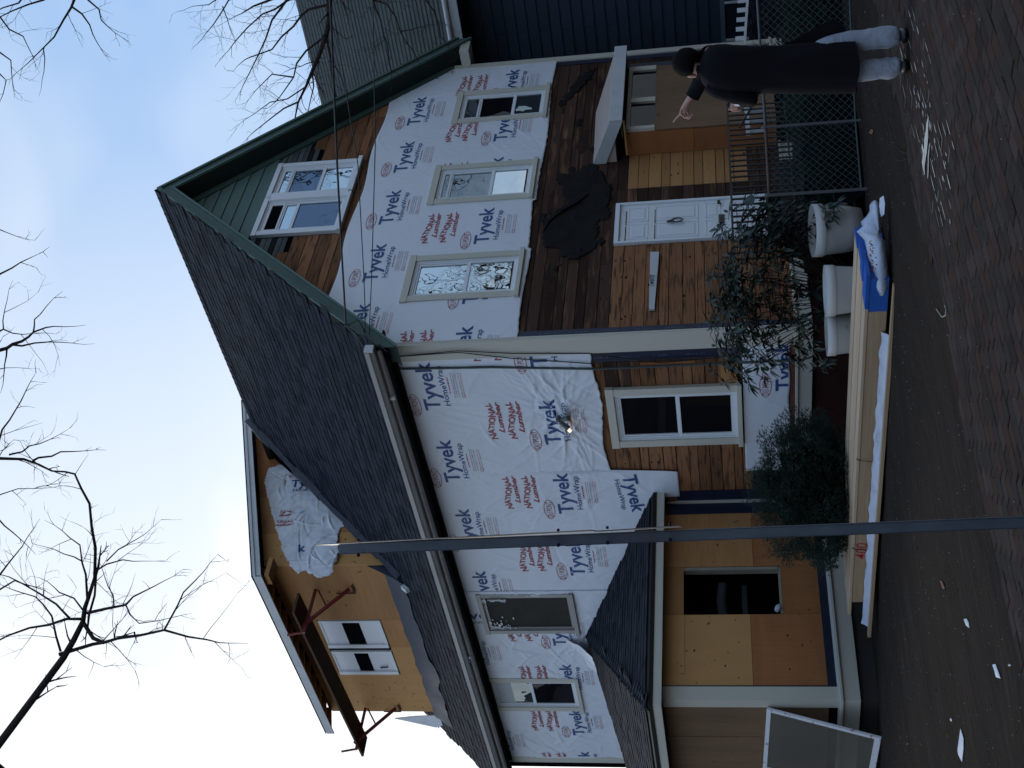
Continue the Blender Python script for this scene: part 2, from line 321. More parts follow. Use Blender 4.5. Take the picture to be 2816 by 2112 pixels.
for i, (p, a, b, c, k) in enumerate(bl):
    Mx = Matrix.Translation(p) @ Matrix.Rotation(a, 4, 'Z') @ Matrix.Rotation(b, 4, 'X') @ Matrix.Rotation(c, 4, 'Y')
    if i < 300: obj('brick', BR[k], pav, Mx)
    else: far_.add([Mx @ v.co for v in BR[k].vertices], [list(f.vertices) for f in BR[k].polygons], k)
far_.build('bricks', [M_brick, M_brick2, M_brick3], pav, fix=False, kind='stuff')

# ---------------------------------------------------------------- the house being re-sided
house = empty('house'); tag(house, 'tall wooden house half covered in white printed wrap, with bare boards and steep grey roof', 'house')
GW = 7.13; LEN = 10.48; RIDGE = (3.56, 10.25); SL = 1.08
def roofz(x): return RIDGE[1] - SL * abs(x - RIDGE[0])
zb = .65
# solid wall bodies behind the skins
m = MB(); m.prism([(.03, -.3), (7.10, -.3), (7.10, roofz(7.10) - .12), (3.56, 10.10), (.03, roofz(.03) - .12)], .03, 10.9)
m.build('wall', M_black, house)
m = MB(); m.prism([(.012, -.3), (7.11, -.3), (7.11, .47), (.012, .47)], .012, 10.9); m.build('foundation', M_brickf, house)

def add_boards(F, parent, rows, mat_fn, name='board', hh=.160, d=.020, seglen=(1.2, 3.4)):
    me = MB(); me.box((-.5, -.5, -.5), (.5, .5, .5)); um = me.mesh(name, M_board)
    bm = bmesh.new(); bm.from_mesh(um); bmesh.ops.recalc_face_normals(bm, faces=bm.faces); bm.to_mesh(um); bm.free()
    cache = {}
    for row in rows:
        w, ivs = row[0], row[1]; hh = row[2] if len(row) > 2 else hh
        for a, b in ivs:
            u = a
            while u < b - .02:
                v = min(b, u + rnd.uniform(*seglen))
                if b - v < .5: v = b
                mt = mat_fn((u + v) / 2, w)
                k = (mt.name, round((v - u) * 4))
                if k not in cache:
                    q = um.copy(); q.materials.clear(); q.materials.append(mt)
                    sx = max(.05, round((v - u) * 4) / 4)
                    for vt in q.vertices: vt.co.x *= sx
                    cache[k] = (q, sx)
                q, sx = cache[k]; ln = v - u - .006
                Mx = F @ Matrix.Translation(((u + v) / 2, .010 - rnd.uniform(0, .005), w + hh / 2)) @ Matrix.Rotation(rnd.uniform(-.0025, .0025), 4, 'Y') @ Matrix.Diagonal((ln / sx, d, hh - rnd.uniform(.006, .013), 1))
                obj(name, q, parent, Mx)
                u = v
def cut(iv, holes):
    out = [iv]
    for h0, h1 in holes:
        nw = []
        for a, b in out:
            if h1 <= a or h0 >= b: nw.append((a, b)); continue
            if h0 > a: nw.append((a, h0))
            if h1 < b: nw.append((h1, b))
        out = nw
    return [(a, b) for a, b in out if b - a > .05]
rows = []
w = .66
while w < 4.26:
    hs = []; h_ = rnd.choice((.13, .155, .16, .165, .185, .20))
    if w < 2.9 < w + h_ + .1: h_ = 3.03 - w if 3.03 - w < .22 else (3.03 - w) / 2
    if w < 3.02: hs.append((1.88, 2.86))
    if w < 2.86: hs.append((4.10, 6.0))
    rows.append((w, cut((.02, 7.05), hs), h_)); w += h_
def gmat(u, w):
    if 2.98 < u < 4.1 and 1.05 < w < 2.9: return M_boardn if u > 3.2 else M_boardd
    if w > 3.02: return M_boardd
    if u > 2.75: return M_boardd
    if 1.6 < u < 2.0 and rnd.random() < .5: return M_boardd
    if w < 1.0: return M_board
    return M_board if rnd.random() < .88 else M_boardd
add_boards(FG, house, [q for q in rows if q[0] > 3.0], gmat)
lowrows = []
for w, iv, h_ in rows:
    if w <= 3.0:
        l = []
        for a, b in iv:
            if b > 3 and a < 3.2 and a > 2:
                l += [(a, 3.22), (3.22, b)]
            else: l.append((a, b))
        lowrows.append((w, l, h_))
add_boards(FG, house, lowrows, gmat, seglen=(1.9, 4))
up = []; w = 6.93
while w < 8.75:
    xl = RIDGE[0] - (RIDGE[1] - w - .3) / SL; xr = GW - xl
    hs = [(2.58, 4.49)] if w > 7.0 else []
    if w + .166 > 7.95: hs = [(2.2, 4.9)]
    h_ = rnd.choice((.13, .15, .165, .19, .22)); up.append((w, cut((max(xl, .1), xr), hs), h_)); w += h_
add_boards(FG, house, [r for r in up if r[0] < 7.95], lambda u, w: M_board if rnd.random() < .9 else M_boardd, seglen=(.8, 2.4))
w = 7.93; gr = []
while w < 8.66:
    xl = RIDGE[0] - (RIDGE[1] - w - .28) / SL
    gr.append((w, cut((xl, GW - xl), [(2.57, 4.50)]))); w += .085
add_boards(FG, house, gr, lambda u, w: M_boardg if rnd.random() < .75 else M_tar, name='lap_board', hh=.083, d=.018, seglen=(.3, 1.0))
# green clapboards in the peak
w = 8.56
while w < 9.95:
    xl = RIDGE[0] - (RIDGE[1] - w - .26) / SL; xr = GW - xl
    if xr - xl > .1:
        m = MB(); a, b = w, w + .205
        m.add([(xl, -.026, a), (xr, -.026, a), (xr, -.008, b), (xl, -.008, b), (xl, .02, a), (xr, .02, a), (xr, .02, b), (xl, .02, b)],
              [(0, 1, 2, 3), (4, 7, 6, 5), (0, 4, 5, 1), (3, 2, 6, 7), (0, 3, 7, 4), (1, 5, 6, 2)])
        m.build('clapboard', M_greens, house)
    w += .20
# side wall boards
srows = []; w = .68
while w < 3.35:
    hs = [(-2.03, -.91)] if 1.3 < w + .1 and w < 3.14 else []
    if w < 1.24: w += .08; continue
    h_ = rnd.choice((.12, .14, .165, .18, .2)); srows.append((w, cut((-3.24, -.05), hs), h_)); w += h_
add_boards(FS, house, srows, lambda u, w: (M_board if (u < -1.5 or rnd.random() < .6) else M_boardd), seglen=(1.2, 2.6))

# --- house wrap with print
HOLES_G = [(.93, 1.79, 4.33, 5.84), (3.17, 4.03, 4.33, 5.79), (5.36, 6.18, 4.30, 5.71)]
HOLES_S = [(-6.39, -5.44, 4.18, 5.62), (-8.74, -7.87, 4.37, 5.89)]
def make_creases(seed, u0, u1, w0, w1, n, cx=None, cw=None):
    r = random.Random(seed); C = []
    for k in range(n):
        if cx is not None and k < n * .45:
            an = r.uniform(0, 6.283); d0 = abs(r.gauss(0, .9)) + .1; a = an + r.gauss(0, .35); x, y = cx + math.cos(an) * d0, cw + math.sin(an) * d0; l = r.uniform(.15, .8); h = r.uniform(.004, .014) * math.exp(-d0 * .5)
        else:
            x, y = r.uniform(u0, u1), r.uniform(w0, w1); a = r.choice((.5, -.6, 1.2, -1.1, 1.5)) + r.gauss(0, .3); l = r.uniform(.08, .55); h = r.choice((1, 1, -.7)) * r.uniform(.002, .009)
        C.append((x, y, math.cos(a), math.sin(a), l, r.uniform(.010, .028), h))
    return np.array(C).T
CR = {}
def wrinkle(u, w, s, amp, cx=None, cw=None):
    key = s
    if key not in CR:
        dims = {1.0: (0, 7.1, 4.2, 7.0, 190), 11.0: (-5.4, 0, 2.3, 5.9, 300), 23.0: (-10.5, -5.3, 2.6, 5.9, 260), 31.0: (-2.6, 0, .7, 1.4, 22), 55: (.5, 6, 10, 15, 190)}[s]
        CR[key] = make_creases(int(s), *dims, cx, cw)
    x, y, ca, sa, l, wd, h = CR[key]
    dx = u - x; dy = w - y; al = (dx * ca + dy * sa) / l; pr = (dy * ca - dx * sa + .12 * l * al * al) / wd
    g = (h * np.exp(-al * al - pr * pr)).sum()
    return amp / .010 * float(g) + amp * .8 * noise.noise(Vector((u * 1.6, w * 1.6, s + 3))) + amp * .25 * noise.noise(Vector((u * 6, w * 6, s)))
def sheet(name, F, u0, u1, bot, top, hf, off, mat, parent, step=.026, holes=()):
    nu = max(2, int((u1 - u0) / step)); m = MB(); vs = []
    hmax = max(top(u0 + (u1 - u0) * i / nu) - bot(u0 + (u1 - u0) * i / nu) for i in range(nu + 1)); nw = max(2, int(hmax / step))
    for i in range(nu + 1):
        u = u0 + (u1 - u0) * i / nu; b, t = bot(u), top(u)
        for j in range(nw + 1):
            w = b + (t - b) * j / nw; vs.append((u, -(off + hf(u, w)), w))
    fs = [(i * (nw + 1) + j, (i + 1) * (nw + 1) + j, (i + 1) * (nw + 1) + j + 1, i * (nw + 1) + j + 1) for i in range(nu) for j in range(nw)]
    def inh(f):
        u = sum(vs[k][0] for k in f) / 4; w = sum(vs[k][2] for k in f) / 4
        return any(a < u < b and c < w < e for a, b, c, e in holes)
    fs = [f for f in fs if not inh(f)]
    m.add(vs, fs, 0, True)
    o = m.build(name, mat, parent, F, fix=False)
    sm = o.modifiers.new('thickness', 'SOLIDIFY'); sm.thickness = .002; sm.offset = 1
    return o
def text_bm(body, size=1.0, offset=0.0, shear=0.0, sx=1.0):
    c = bpy.data.curves.new('print', 'FONT'); c.body = body; c.size = size; c.offset = offset; c.shear = shear; c.resolution_u = 2; c.fill_mode = 'BOTH'
    o = bpy.data.objects.new('print', c); me = bpy.data.meshes.new_from_object(o)
    bm = bmesh.new(); bm.from_mesh(me); bpy.data.objects.remove(o); bpy.data.meshes.remove(me)
    xs = [v.co.x for v in bm.verts]; 
    for v in bm.verts: v.co.x *= sx; v.co.z = 0
    return bm
def fit_text(body, width, cap, offset=0.0, shear=0.0, x=0, y=0):
    """letters scaled so that the text is `width` wide and its capitals `cap` high; baseline at y"""
    bm = text_bm(body, 1.0, offset, shear)
    xs = [v.co.x for v in bm.verts]; x0, x1 = min(xs), max(xs)
    b2 = text_bm('T', 1.0, offset); hy = max(v.co.y for v in b2.verts); b2.free()
    for v in bm.verts: v.co.x = (v.co.x - x0) / (x1 - x0) * width + x; v.co.y = v.co.y / hy * cap + y
    return bm
def bm_data(bm, mi): 
    r = ([(v.co.x, v.co.y) for v in bm.verts], [[v.index for v in f.verts] for f in bm.faces], mi) if not bm.verts.index_update() else None
    bm.free(); return r
def ring(cx, cy, a, b, t, n=36):
    vs = []; fs = []
    for i in range(n):
        an = 2 * math.pi * i / n
        vs += [(cx + a * math.cos(an), cy + b * math.sin(an)), (cx + (a - t) * math.cos(an), cy + (b - t) * math.sin(an))]
    for i in range(n):
        j = (i + 1) % n; fs.append([2 * i, 2 * j, 2 * j + 1, 2 * i + 1])
    return (vs, fs, 1)
def dashes(x0, x1, y, t, mi, seed, lo=.012, hi=.045):
    r = random.Random(seed); vs = []; fs = []; x = x0
    while x < x1:
        l = r.uniform(lo, hi); b = len(vs); vs += [(x, y), (min(x + l, x1), y), (min(x + l, x1), y + t), (x, y + t)]; fs.append([b, b + 1, b + 2, b + 3]); x += l + r.uniform(.006, .014)
    return (vs, fs, mi)
def cluster_big(s=1.0):
    P = []
    P.append(bm_data(fit_text('Tyvek', .86, .21, offset=.018), 0))
    P.append(bm_data(fit_text('HomeWrap', .70, .078, offset=.004, x=.08, y=-.14), 0))
    P.append(ring(.10, .335, .205, .078, .009))
    P.append(bm_data(fit_text('DU PONT', .33, .082, x=-.065, y=.294), 1))
    P.append(dashes(.30, .58, -.185, .014, 1, 3))
    for k, (y, mi) in enumerate(((-.235, 2), (-.262, 2), (-.292, 0), (-.335, 3), (-.365, 3))):
        P.append(dashes(.22, .66, y, .011, mi if mi != 0 else 2, 10 + k))
    P.append(ring(.25, -.345, .045, .024, .006, 14))
    return P
def cluster_red(s=1.0):
    P = []
    bm = fit_text('NATIONAL', .70, .072, offset=.030, shear=.0)
    for v in bm.verts:      # the word bends up in the middle like two gables
        t = v.co.x / .72; v.co.y = v.co.y * (1.0 + .35 * abs(math.sin(t * math.pi * 2.2 + .6))) + .03 * math.sin(t * math.pi * 2.2)
    for v in bm.verts: v.co.y += .095
    P.append(bm_data(bm, 1))
    P.append(bm_data(fit_text('Lumber', .60, .075, offset=.028, shear=.35, x=.12, y=-.015), 1))
    return P
BIG = cluster_big(); REDC = cluster_red()
PM = [M_navy, M_red, M_faint, M_faintr]
def do_print(cl, F, hf, off, u, w, sc=1.0, rot=0.0, clip=None, parent=None, sub=True, flip=False, holes=()):
    bm = bmesh.new(); ca, sa = math.cos(rot), math.sin(rot)
    for vs, fs, mi in cl:
        bv = [bm.verts.new((u + (x * ca - y * sa) * sc, w + (x * sa + y * ca) * sc, 0)) for x, y in vs]
        for f in fs:
            try: fc = bm.faces.new([bv[i] for i in f]); fc.material_index = mi
            except ValueError: pass
    if clip:
        for n, c in clip:   # keep n.p <= c
            nv = Vector((n[0], n[1], 0)); g = bm.verts[:] + bm.edges[:] + bm.faces[:]
            bmesh.ops.bisect_plane(bm, geom=g, plane_co=nv * (c / nv.length_squared), plane_no=nv, clear_outer=True)
    if not bm.faces: bm.free(); return
    for a, b, c, e in holes:
        for nv, cc in (((1, 0, 0), a), ((1, 0, 0), b), ((0, 1, 0), c), ((0, 1, 0), e)):
            bmesh.ops.bisect_plane(bm, geom=bm.verts[:] + bm.edges[:] + bm.faces[:], plane_co=Vector(nv) * cc, plane_no=nv)
        dl = [f for f in bm.faces if a < f.calc_center_median().x < b and c < f.calc_center_median().y < e]
        if dl: bmesh.ops.delete(bm, geom=dl, context='FACES')
    if not bm.faces: bm.free(); return
    bmesh.ops.triangulate(bm, faces=bm.faces)
    if sub:
        for _ in range(2):
            es = [e for e in bm.edges if e.calc_length() > .05]
            if es: bmesh.ops.subdivide_edges(bm, edges=es, cuts=1); bmesh.ops.triangulate(bm, faces=bm.faces)
    for v in bm.verts: v.co = Vector((v.co.x, -(off + hf(v.co.x, v.co.y) + .0045), v.co.y))
    bmesh.ops.recalc_face_normals(bm, faces=bm.faces)
    me = bpy.data.meshes.new('print'); bm.to_mesh(me); bm.free()
    for mt in PM: me.materials.append(mt)
    return obj('print', me, parent, F)
hg = lambda u, w: wrinkle(u, w, 1.0, .008) + .009
gtop = lambda u: min(6.99 + .03 * math.sin(u * 3), roofz(u) - .16)
gbot = lambda u: 4.20 + .02 * math.sin(u * 2.3) + .012 * noise.noise(Vector((u * 9, 0, 0))) + (.05 if 1.9 < u < 3.05 else 0)
wg = sheet('house_wrap', FG, .0, 7.05, gbot, gtop, hg, .022, M_wrap, house, holes=HOLES_G)
clipg = [((-1, 0), -.03), ((1, 0), 7.0), ((-SL, 1), roofz(0) - .2), ((SL, 1), RIDGE[1] + SL * RIDGE[0] - .2)]
for k in range(-1, 6): do_print(BIG, FG, hg, .024, .02 + 1.334 * k, 6.345, clip=clipg, parent=wg, holes=HOLES_G)
for k in range(-1, 6): do_print(BIG, FG, hg, .024, .76 + 1.312 * k, 4.83, clip=clipg + [((0, -1), -4.24)], parent=wg, holes=HOLES_G)
for k in range(-1, 6):
    for z in (5.63, 5.36): do_print(REDC, FG, hg, .024, .86 + 1.305 * k, z, clip=clipg, parent=wg, holes=HOLES_G)
# side wall sheets
hs1 = lambda u, w: wrinkle(u, w, 11.0, .012, -1.38, 3.77) * max(0., min(1., (-.2 - u) / .35)) + .011
def sbot(u):
    t = -u
    if t < 2.5: return 3.25 + .03 * math.sin(t * 4) + .02 * noise.noise(Vector((t * 8, 0, 2)))
    if t < 2.56: return 3.22 - (t - 2.5) * 15
    if t < 3.1: return 2.29
    if t < 6.5: return 2.55 + (t - 3.1) * .40
    return max(2.6, 3.9 - (t - 6.5) * .36)
stop_ = lambda u: 5.93
ws = sheet('house_wrap', FS, -5.36, -.0, sbot, stop_, hs1, .022, M_wrap, house)
hs2 = lambda u, w: wrinkle(u, w, 23.0, .014) + .014
ws2 = sheet('house_wrap', FS, -10.45, -5.30, sbot, stop_, hs2, .026, M_wrap, house, holes=HOLES_S)
cs1 = [((1, 0), -.25), ((-1, 0), 5.36)]; cs2 = [((1, 0), -5.34), ((-1, 0), 10.4), ((0, 1), 6.0)]
for k in range(0, 4): do_print(BIG, FS, hs1, .024, -1.17 - 1.5 * k, 5.44, 1.05, clip=cs1, parent=ws)
for k in range(0, 4): do_print(BIG, FS, hs1, .024, -.44 - 1.495 * k, 3.865, 1.05, clip=cs1, parent=ws)
for k in range(0, 4):
    for z in (4.64, 4.36): do_print(REDC, FS, hs1, .024, -.29 - 1.5 * k, z, 1.02, clip=cs1, parent=ws)
for u in (-7.43, -8.87, -10.25): do_print(BIG, FS, hs2, .030, u, 5.90, .98, clip=cs2, parent=ws2, holes=HOLES_S)
for u in (-6.80, -8.2, -9.62, -11.05): do_print(BIG, FS, hs2, .030, u, 4.39, .98, clip=cs2, parent=ws2, holes=HOLES_S)
for u in (-6.66, -8.08, -9.48, -10.93):
    for z in (5.12, 4.84): do_print(REDC, FS, hs2, .030, u, z, .98, clip=cs2, parent=ws2, holes=HOLES_S)
do_print([BIG[0], BIG[1]], FS, hs2, .030, -6.03, 6.25, 1.0, rot=-math.pi / 2, clip=[((0, 1), 5.99), ((0, -1), -5.45)], parent=ws2, holes=[(-6.46, -5.37, 4.1, 5.7)])
do_print([BIG[0], BIG[1]], FS, hs1, .026, -2.62, 3.08, .95, rot=math.pi + .1, clip=[((0, 1), 3.2), ((-1, 0), 3.5)], parent=ws)
# the low strip below the ground floor window
hs3 = lambda u, w: wrinkle(u, w, 31.0, .006) + .008
ws3 = sheet('house_wrap', FS, -2.6, -.12, lambda u: .75 + .01 * math.sin(u * 9), lambda u: 1.345, hs3, .022, M_wrap, house)
do_print(BIG, FS, hs3, .024, -1.06, .715, 1.02, clip=[((0, -1), -.765), ((1, 0), -.14)], parent=ws3)
# lamp on the side wall, hanging from the torn sheet
lp = empty('wall_lamp', (-.06, 1.38, 3.78)); tag(lp, 'small twin outdoor spotlight with a lit bulb poking through the white wrap', 'lamp')
m = MB(); m.tube([(0.04, 0, .06), (-.05, 0, .05)], .042, 12); m.tube([(-.05, 0, .05), (-.10, -.03, .03)], .02, 8); m.build('mount', M_lampb, lp, frame((-.06, 1.38, 3.78)))
m = MB(); m.tube([(-.09, .03, .06), (-.13, .12, -.05)], [.026, .040], 12); m.build('lamp_head', M_lampb, lp, frame((-.06, 1.35, 3.75)))
m = MB(); m.tube([(-.11, .02, -.03), (-.14, .09, -.09)], [.024, .022], 12); m.build('bulb', M_lamp, lp, frame((-.06, 1.43, 3.77)))
m = MB(); m.tube([(-.09, -.05, .02), (-.12, -.10, -.08)], [.026, .038], 12); m.build('lamp_head', M_lampb, lp, frame((-.06, 1.38, 3.76)))

# --- windows
def window(F, u0, u1, w0, w1, cas=.115, bars=(.5,), glasses=None, mc=M_cream, mv=M_white, sill=True, head=True, d=.055, side_gap=.07, name='window', inner=.045, mid=None, shade=None):
    fr = MB()
    fr.box((u0, -d, w0), (u0 + cas, .01, w1 - cas * .9)); fr.box((u1 - cas, -d, w0), (u1, .01, w1 - cas * .9))
    fr.box((u0 - (.012 if head else 0), -d - .006, w1 - cas * .9), (u1 + (.012 if head else 0), .01, w1))
    if sill: fr.box((u0 - .02, -d - .035, w0 - .035), (u1 + .02, .01, w0 + .03))
    wd = fr.build(name, mc, house, F, bevel=.003)
    a, b, c, e = u0 + cas, u1 - cas, w0 + (.03 if sill else cas * .8), w1 - cas * .9
    # vinyl frame with steps
    v = MB()
    for (t, dd) in ((0, -.030), (inner * .55, -.020)):
        t2 = t + inner * .55
        v.box((a + t, dd, c + t), (a + t2, .02, e - t)); v.box((b - t2, dd, c + t), (b - t, .02, e - t))
        v.box((a + t2, dd, e - t2), (b - t2, .02, e - t)); v.box((a + t2, dd, c + t), (b - t2, .02, c + t2))
    v.build('frame', mv, wd, F)
    g0, g1, h0, h1 = a + inner * 1.1, b - inner * 1.1, c + inner * 1.1, e - inner * 1.1
    hgt = h1 - h0; edges = [0.0] + list(bars) + [1.0]
    for k in range(len(edges) - 1):
        y0 = h0 + hgt * edges[k]; y1 = h0 + hgt * edges[k + 1]; dep = .004 if k % 2 else -.006
        s = MB(); t = .028
        s.box((g0, dep - .012, y0), (g0 + t, .02, y1)); s.box((g1 - t, dep - .012, y0), (g1, .02, y1)); s.box((g0 + t, dep - .012, y0), (g1 - t, .02, y0 + t)); s.box((g0 + t, dep - .012, y1 - t), (g1 - t, .02, y1))
        so_ = s.build('sash', mv, wd, F)
        gl = glasses[k] if glasses else G_dark
        p = MB(); p.box((g0 + t, dep + .004, y0 + t), (g1 - t, dep + .008, y1 - t)); p.build('pane', gl, wd, F)
        if shade and k in shade:
            p = MB(); fr_ = shade[k]; p.box((g0 + t + .002, dep + .0015, y1 - t - (y1 - y0 - 2 * t) * fr_), (g1 - t - .03, dep + .003, y1 - t)); p.build('blind', M_shade, wd, F)
    return wd
window(FG, .86, 1.86, 4.30, 5.93, bars=(.48,), glasses=[G_sky, G_sky])
window(FG, 3.10, 4.10, 4.30, 5.88, bars=(.42, .90), glasses=[G_sky, G_mid, G_mid])
window(FG, 5.29, 6.25, 4.27, 5.80, bars=(.36, .80), glasses=[G_mid, G_dark, G_mid])
window(FG, 2.60, 3.555, 7.15, 8.53, cas=.09, bars=(.62, .80), glasses=[G_blue, G_sky, M_black], mc=M_white)
window(FG, 3.560, 4.48, 7.15, 8.53, cas=.09, bars=(.42, .86), glasses=[G_sky, G_blue, G_sky], mc=M_white)
boxo('window_mullion', (3.47, -.066, 7.16), (3.65, -.012, 8.44), M_white, house, FG, .003)
window(FS, -2.03, -.91, 1.40, 3.16, cas=.12, bars=(.48,), glasses=[G_dark, G_dark], inner=.05)
wdS2 = window(FS, -6.45, -5.38, 4.15, 5.69, cas=.085, bars=(), glasses=[M_dim], mc=M_gray, mv=M_gray, sill=True, inner=.02)
window(FS, -8.82, -7.79, 4.34, 5.98, cas=.12, bars=(.53,), glasses=[G_dark, G_mid], shade={1: .45})
# paint smears left on the old dark window
rs = random.Random(3); m = MB()
for k in range(46):
    u = -6.35 + abs(rs.gauss(0, .16)); w = 5.62 - abs(rs.gauss(0, .22)); 
    if u > -5.5: continue
    a = rs.uniform(.008, .05); b = rs.uniform(.006, .03)
    n = 7; m.add([(u + a * math.cos(6.28 * i / n) * rs.uniform(.5, 1.2), -.020 - .0002 * k, w + b * math.sin(6.28 * i / n) * rs.uniform(.5, 1.2)) for i in range(n)], [list(range(n))])
for k in range(12):
    u = -5.48 - rs.uniform(0, .05); w = rs.uniform(5.2, 5.62); m.add([(u, -.088, w), (u + .03, -.088, w), (u + .02, -.088, w + .08), (u + .005, -.088, w + .07)], [(0, 1, 2, 3)])
m.build('paint_smear', M_whitep, wdS2, FS, fix=False)

# nail stains and knots scattered over the bare boards
M_resid = pmat('felt residue', (.026, .018, .015), .95, .05, var=.9, nscale=14, col2=(.06, .034, .024))
M_stain = pmat('dark nail stain', (.040, .022, .015), .95, .05)
def specks(F, parent, regs, step, rowh, rad, seed, name='nail_stains', depth=-.0125, jit=.02, prob=.7, mat=None):
    r = random.Random(seed); m = MB()
    for a, b, c, e in regs:
        u = a + step * .5
        while u < b:
            w = c + rowh * .5
            while w < e:
                if r.random() < prob:
                    cu, cw = u + r.gauss(0, jit), w + r.gauss(0, rowh * .22); ra = rad * r.uniform(.35, 1.5); rb = ra * r.uniform(.4, .9); n = 7; ph = r.random() * 6
                    if a < cu < b and c < cw < e:
                        m.add([(cu + ra * math.cos(6.283 * i / n + ph) * r.uniform(.6, 1.2), depth - .0003 * r.random(), cw + rb * math.sin(6.283 * i / n + ph) * r.uniform(.6, 1.2)) for i in range(n)], [list(range(n))])
                w += rowh
            u += step
    o = m.build(name, mat or M_stain, parent, F, fix=False, kind='stuff'); return o
specks(FG, house, [(.16, 1.85, .7, 3.2), (2.9, 4.05, .7, 2.95)], .40, .083, .022, 1, depth=-.0015)
specks(FG, house, [(.16, 6.9, 3.1, 4.15)], .40, .11, .020, 2, depth=-.0015, prob=.4)
specks(FG, house, [(.9, 2.5, 7.05, 7.8), (4.6, 6.1, 7.05, 7.5)], .30, .12, .020, 3, depth=-.0015, prob=.5, jit=.06)
specks(FS, house, [(-3.0, -2.05, 1.4, 3.1), (-.88, -.5, 1.5, 3.1)], .40, .075, .022, 4, depth=-.0015)
# --- front door
dr = MB(); dr.box((1.89, -.045, .92), (1.935, .02, 3.03)); dr.box((2.80, -.03, .92), (2.85, .02, 3.03)); dr.box((1.935, -.045, 2.965), (2.80, .02, 3.03))
door = dr.build('door', M_white, house, FG, bevel=.003)
boxo('door_slab', (1.935, -.004, .92), (2.80, .03, 2.965), M_white, door, FG)
def dpanel(a, b, c, e):
    m = MB(); t = .012
    m.box((a, -.010, c), (a + t, -.004, e)); m.box((b - t, -.010, c), (b, -.004, e)); m.box((a, -.010, c), (b, -.004, c + t)); m.box((a, -.010, e - t), (b, -.004, e))
    m.box((a + .05, -.012, c + .05), (b - .05, -.004, e - .05)); m.build('door_panel', M_white, door, FG, bevel=.001)
for a, b in ((2.0, 2.34), (2.40, 2.73)):
    dpanel(a, b, 2.56, 2.84); dpanel(a, b, 1.86, 2.46); dpanel(a, b, 1.55, 1.76); dpanel(a, b, 1.0, 1.42)
for a, b in ((1.96, 2.30), (2.34, 2.66)):      # dark joints between the door rails
    for z in (2.87, 2.46, 1.32): boxo('door_joint', (a, -.013, z), (b, -.003, z + .012), M_knob, door, FG)
m = MB(); m.tube([(2.33, -.03, 2.30), (2.33, -.05, 2.20)], [.012, .028], 8); m.tube([(2.33 + .045 * math.cos(t), -.05, 2.15 + .075 * math.sin(t)) for t in [i * .5236 for i in range(13)]], .010, 6); m.build('knocker', M_knob, door, FG)
boxo('mail_slot', (2.26, -.014, 1.50), (2.45, -.004, 1.58), M_knob, door, FG, .002)
m = MB(); m.tube([(2.72, -.005, 1.57), (2.72, -.05, 1.57)], .022, 8); m.tube([(2.72, -.05, 1.57), (2.64, -.05, 1.545)], .012, 6); m.build('door_handle', M_knob, door, FG)
boxo('threshold', (1.85, -.10, .87), (2.90, .02, .92), M_plank, house, FG)
# torn black felt on the stained boards
z2 = lambda a, b, ox=1500, oy=400, k=.27125: gp(ox + a * k, oy + b * k)
tp = [z2(*p) for p in ((130, 270), (230, 320), (290, 270), (400, 215), (480, 195), (560, 250), (600, 330), (655, 450), (650, 560), (640, 745), (585, 765), (560, 745), (540, 850), (525, 900), (520, 1050), (470, 1075), (400, 1100), (340, 1155), (290, 1135), (230, 1130), (170, 1130), (160, 1060), (120, 1040), (0, 1040), (-30, 980), (-10, 810), (90, 690), (180, 620), (240, 560), (150, 500), (180, 430), (120, 350))]
def ragged(poly, amp, st=.03, seed=1):
    out_ = []; r = random.Random(seed); n = len(poly)
    for i in range(n):
        a, b = poly[i], poly[(i + 1) % n]; L3 = math.hypot(b[0] - a[0], b[1] - a[1]); k = max(1, int(L3 / st))
        for q in range(k):
            t = q / k; out_.append((a[0] + (b[0] - a[0]) * t + r.gauss(0, amp), a[1] + (b[1] - a[1]) * t + r.gauss(0, amp)))
    return out_
def felt(poly, seed, parent=house):
    pl_ = ragged(poly, .020, .045, seed); bm = bmesh.new(); st = .02; us = [p[0] for p in pl_]; ws_ = [p[1] for p in pl_]; vv = {}
    for i in range(int((max(us) - min(us)) / st) + 2):
        for j in range(int((max(ws_) - min(ws_)) / st) + 2):
            u, w = min(us) + i * st, min(ws_) + j * st; f_ = (1 - abs(noise.noise(Vector((u * 2.0 + w, w * 2.2 - u, seed))))) ** 6
            vv[i, j] = bm.verts.new((u, -.008 - .014 * f_ - .006 * abs(noise.noise(Vector((u * 7, w * 7, seed)))), w))
    for (i, j) in list(vv):
        if (i + 1, j + 1) in vv and inside(pl_, min(us) + (i + .5) * st, min(ws_) + (j + .5) * st): bm.faces.new((vv[i, j], vv[i + 1, j], vv[i + 1, j + 1], vv[i, j + 1])).smooth = True
    bmesh.ops.delete(bm, geom=[v for v in bm.verts if not v.link_faces], context='VERTS'); me = bpy.data.meshes.new('torn_felt'); bm.to_mesh(me); bm.free(); me.materials.append(M_tar)
    o = obj('torn_felt', me, parent, FG); sm = o.modifiers.new('thickness', 'SOLIDIFY'); sm.thickness = .003; sm.offset = 1
felt(tp, 3)
fl = [z2(*p) for p in ((440, 500), (330, 590), (170, 680), (30, 790), (-20, 880))]
m = MB(); m.tube([(u, -.025 - .008 * math.sin(i), w) for i, (u, w) in enumerate(fl)], [.006, .016, .024, .024, .012], 8); m.build('felt_fold', M_tar, house, FG)
fs2 = [gp(1400 + a * .27125, b * .27125) for a, b in ((500, 1090), (560, 1060), (720, 920), (840, 780), (890, 700), (800, 720), (690, 820), (590, 950), (510, 1040))]
felt(fs2, 5)
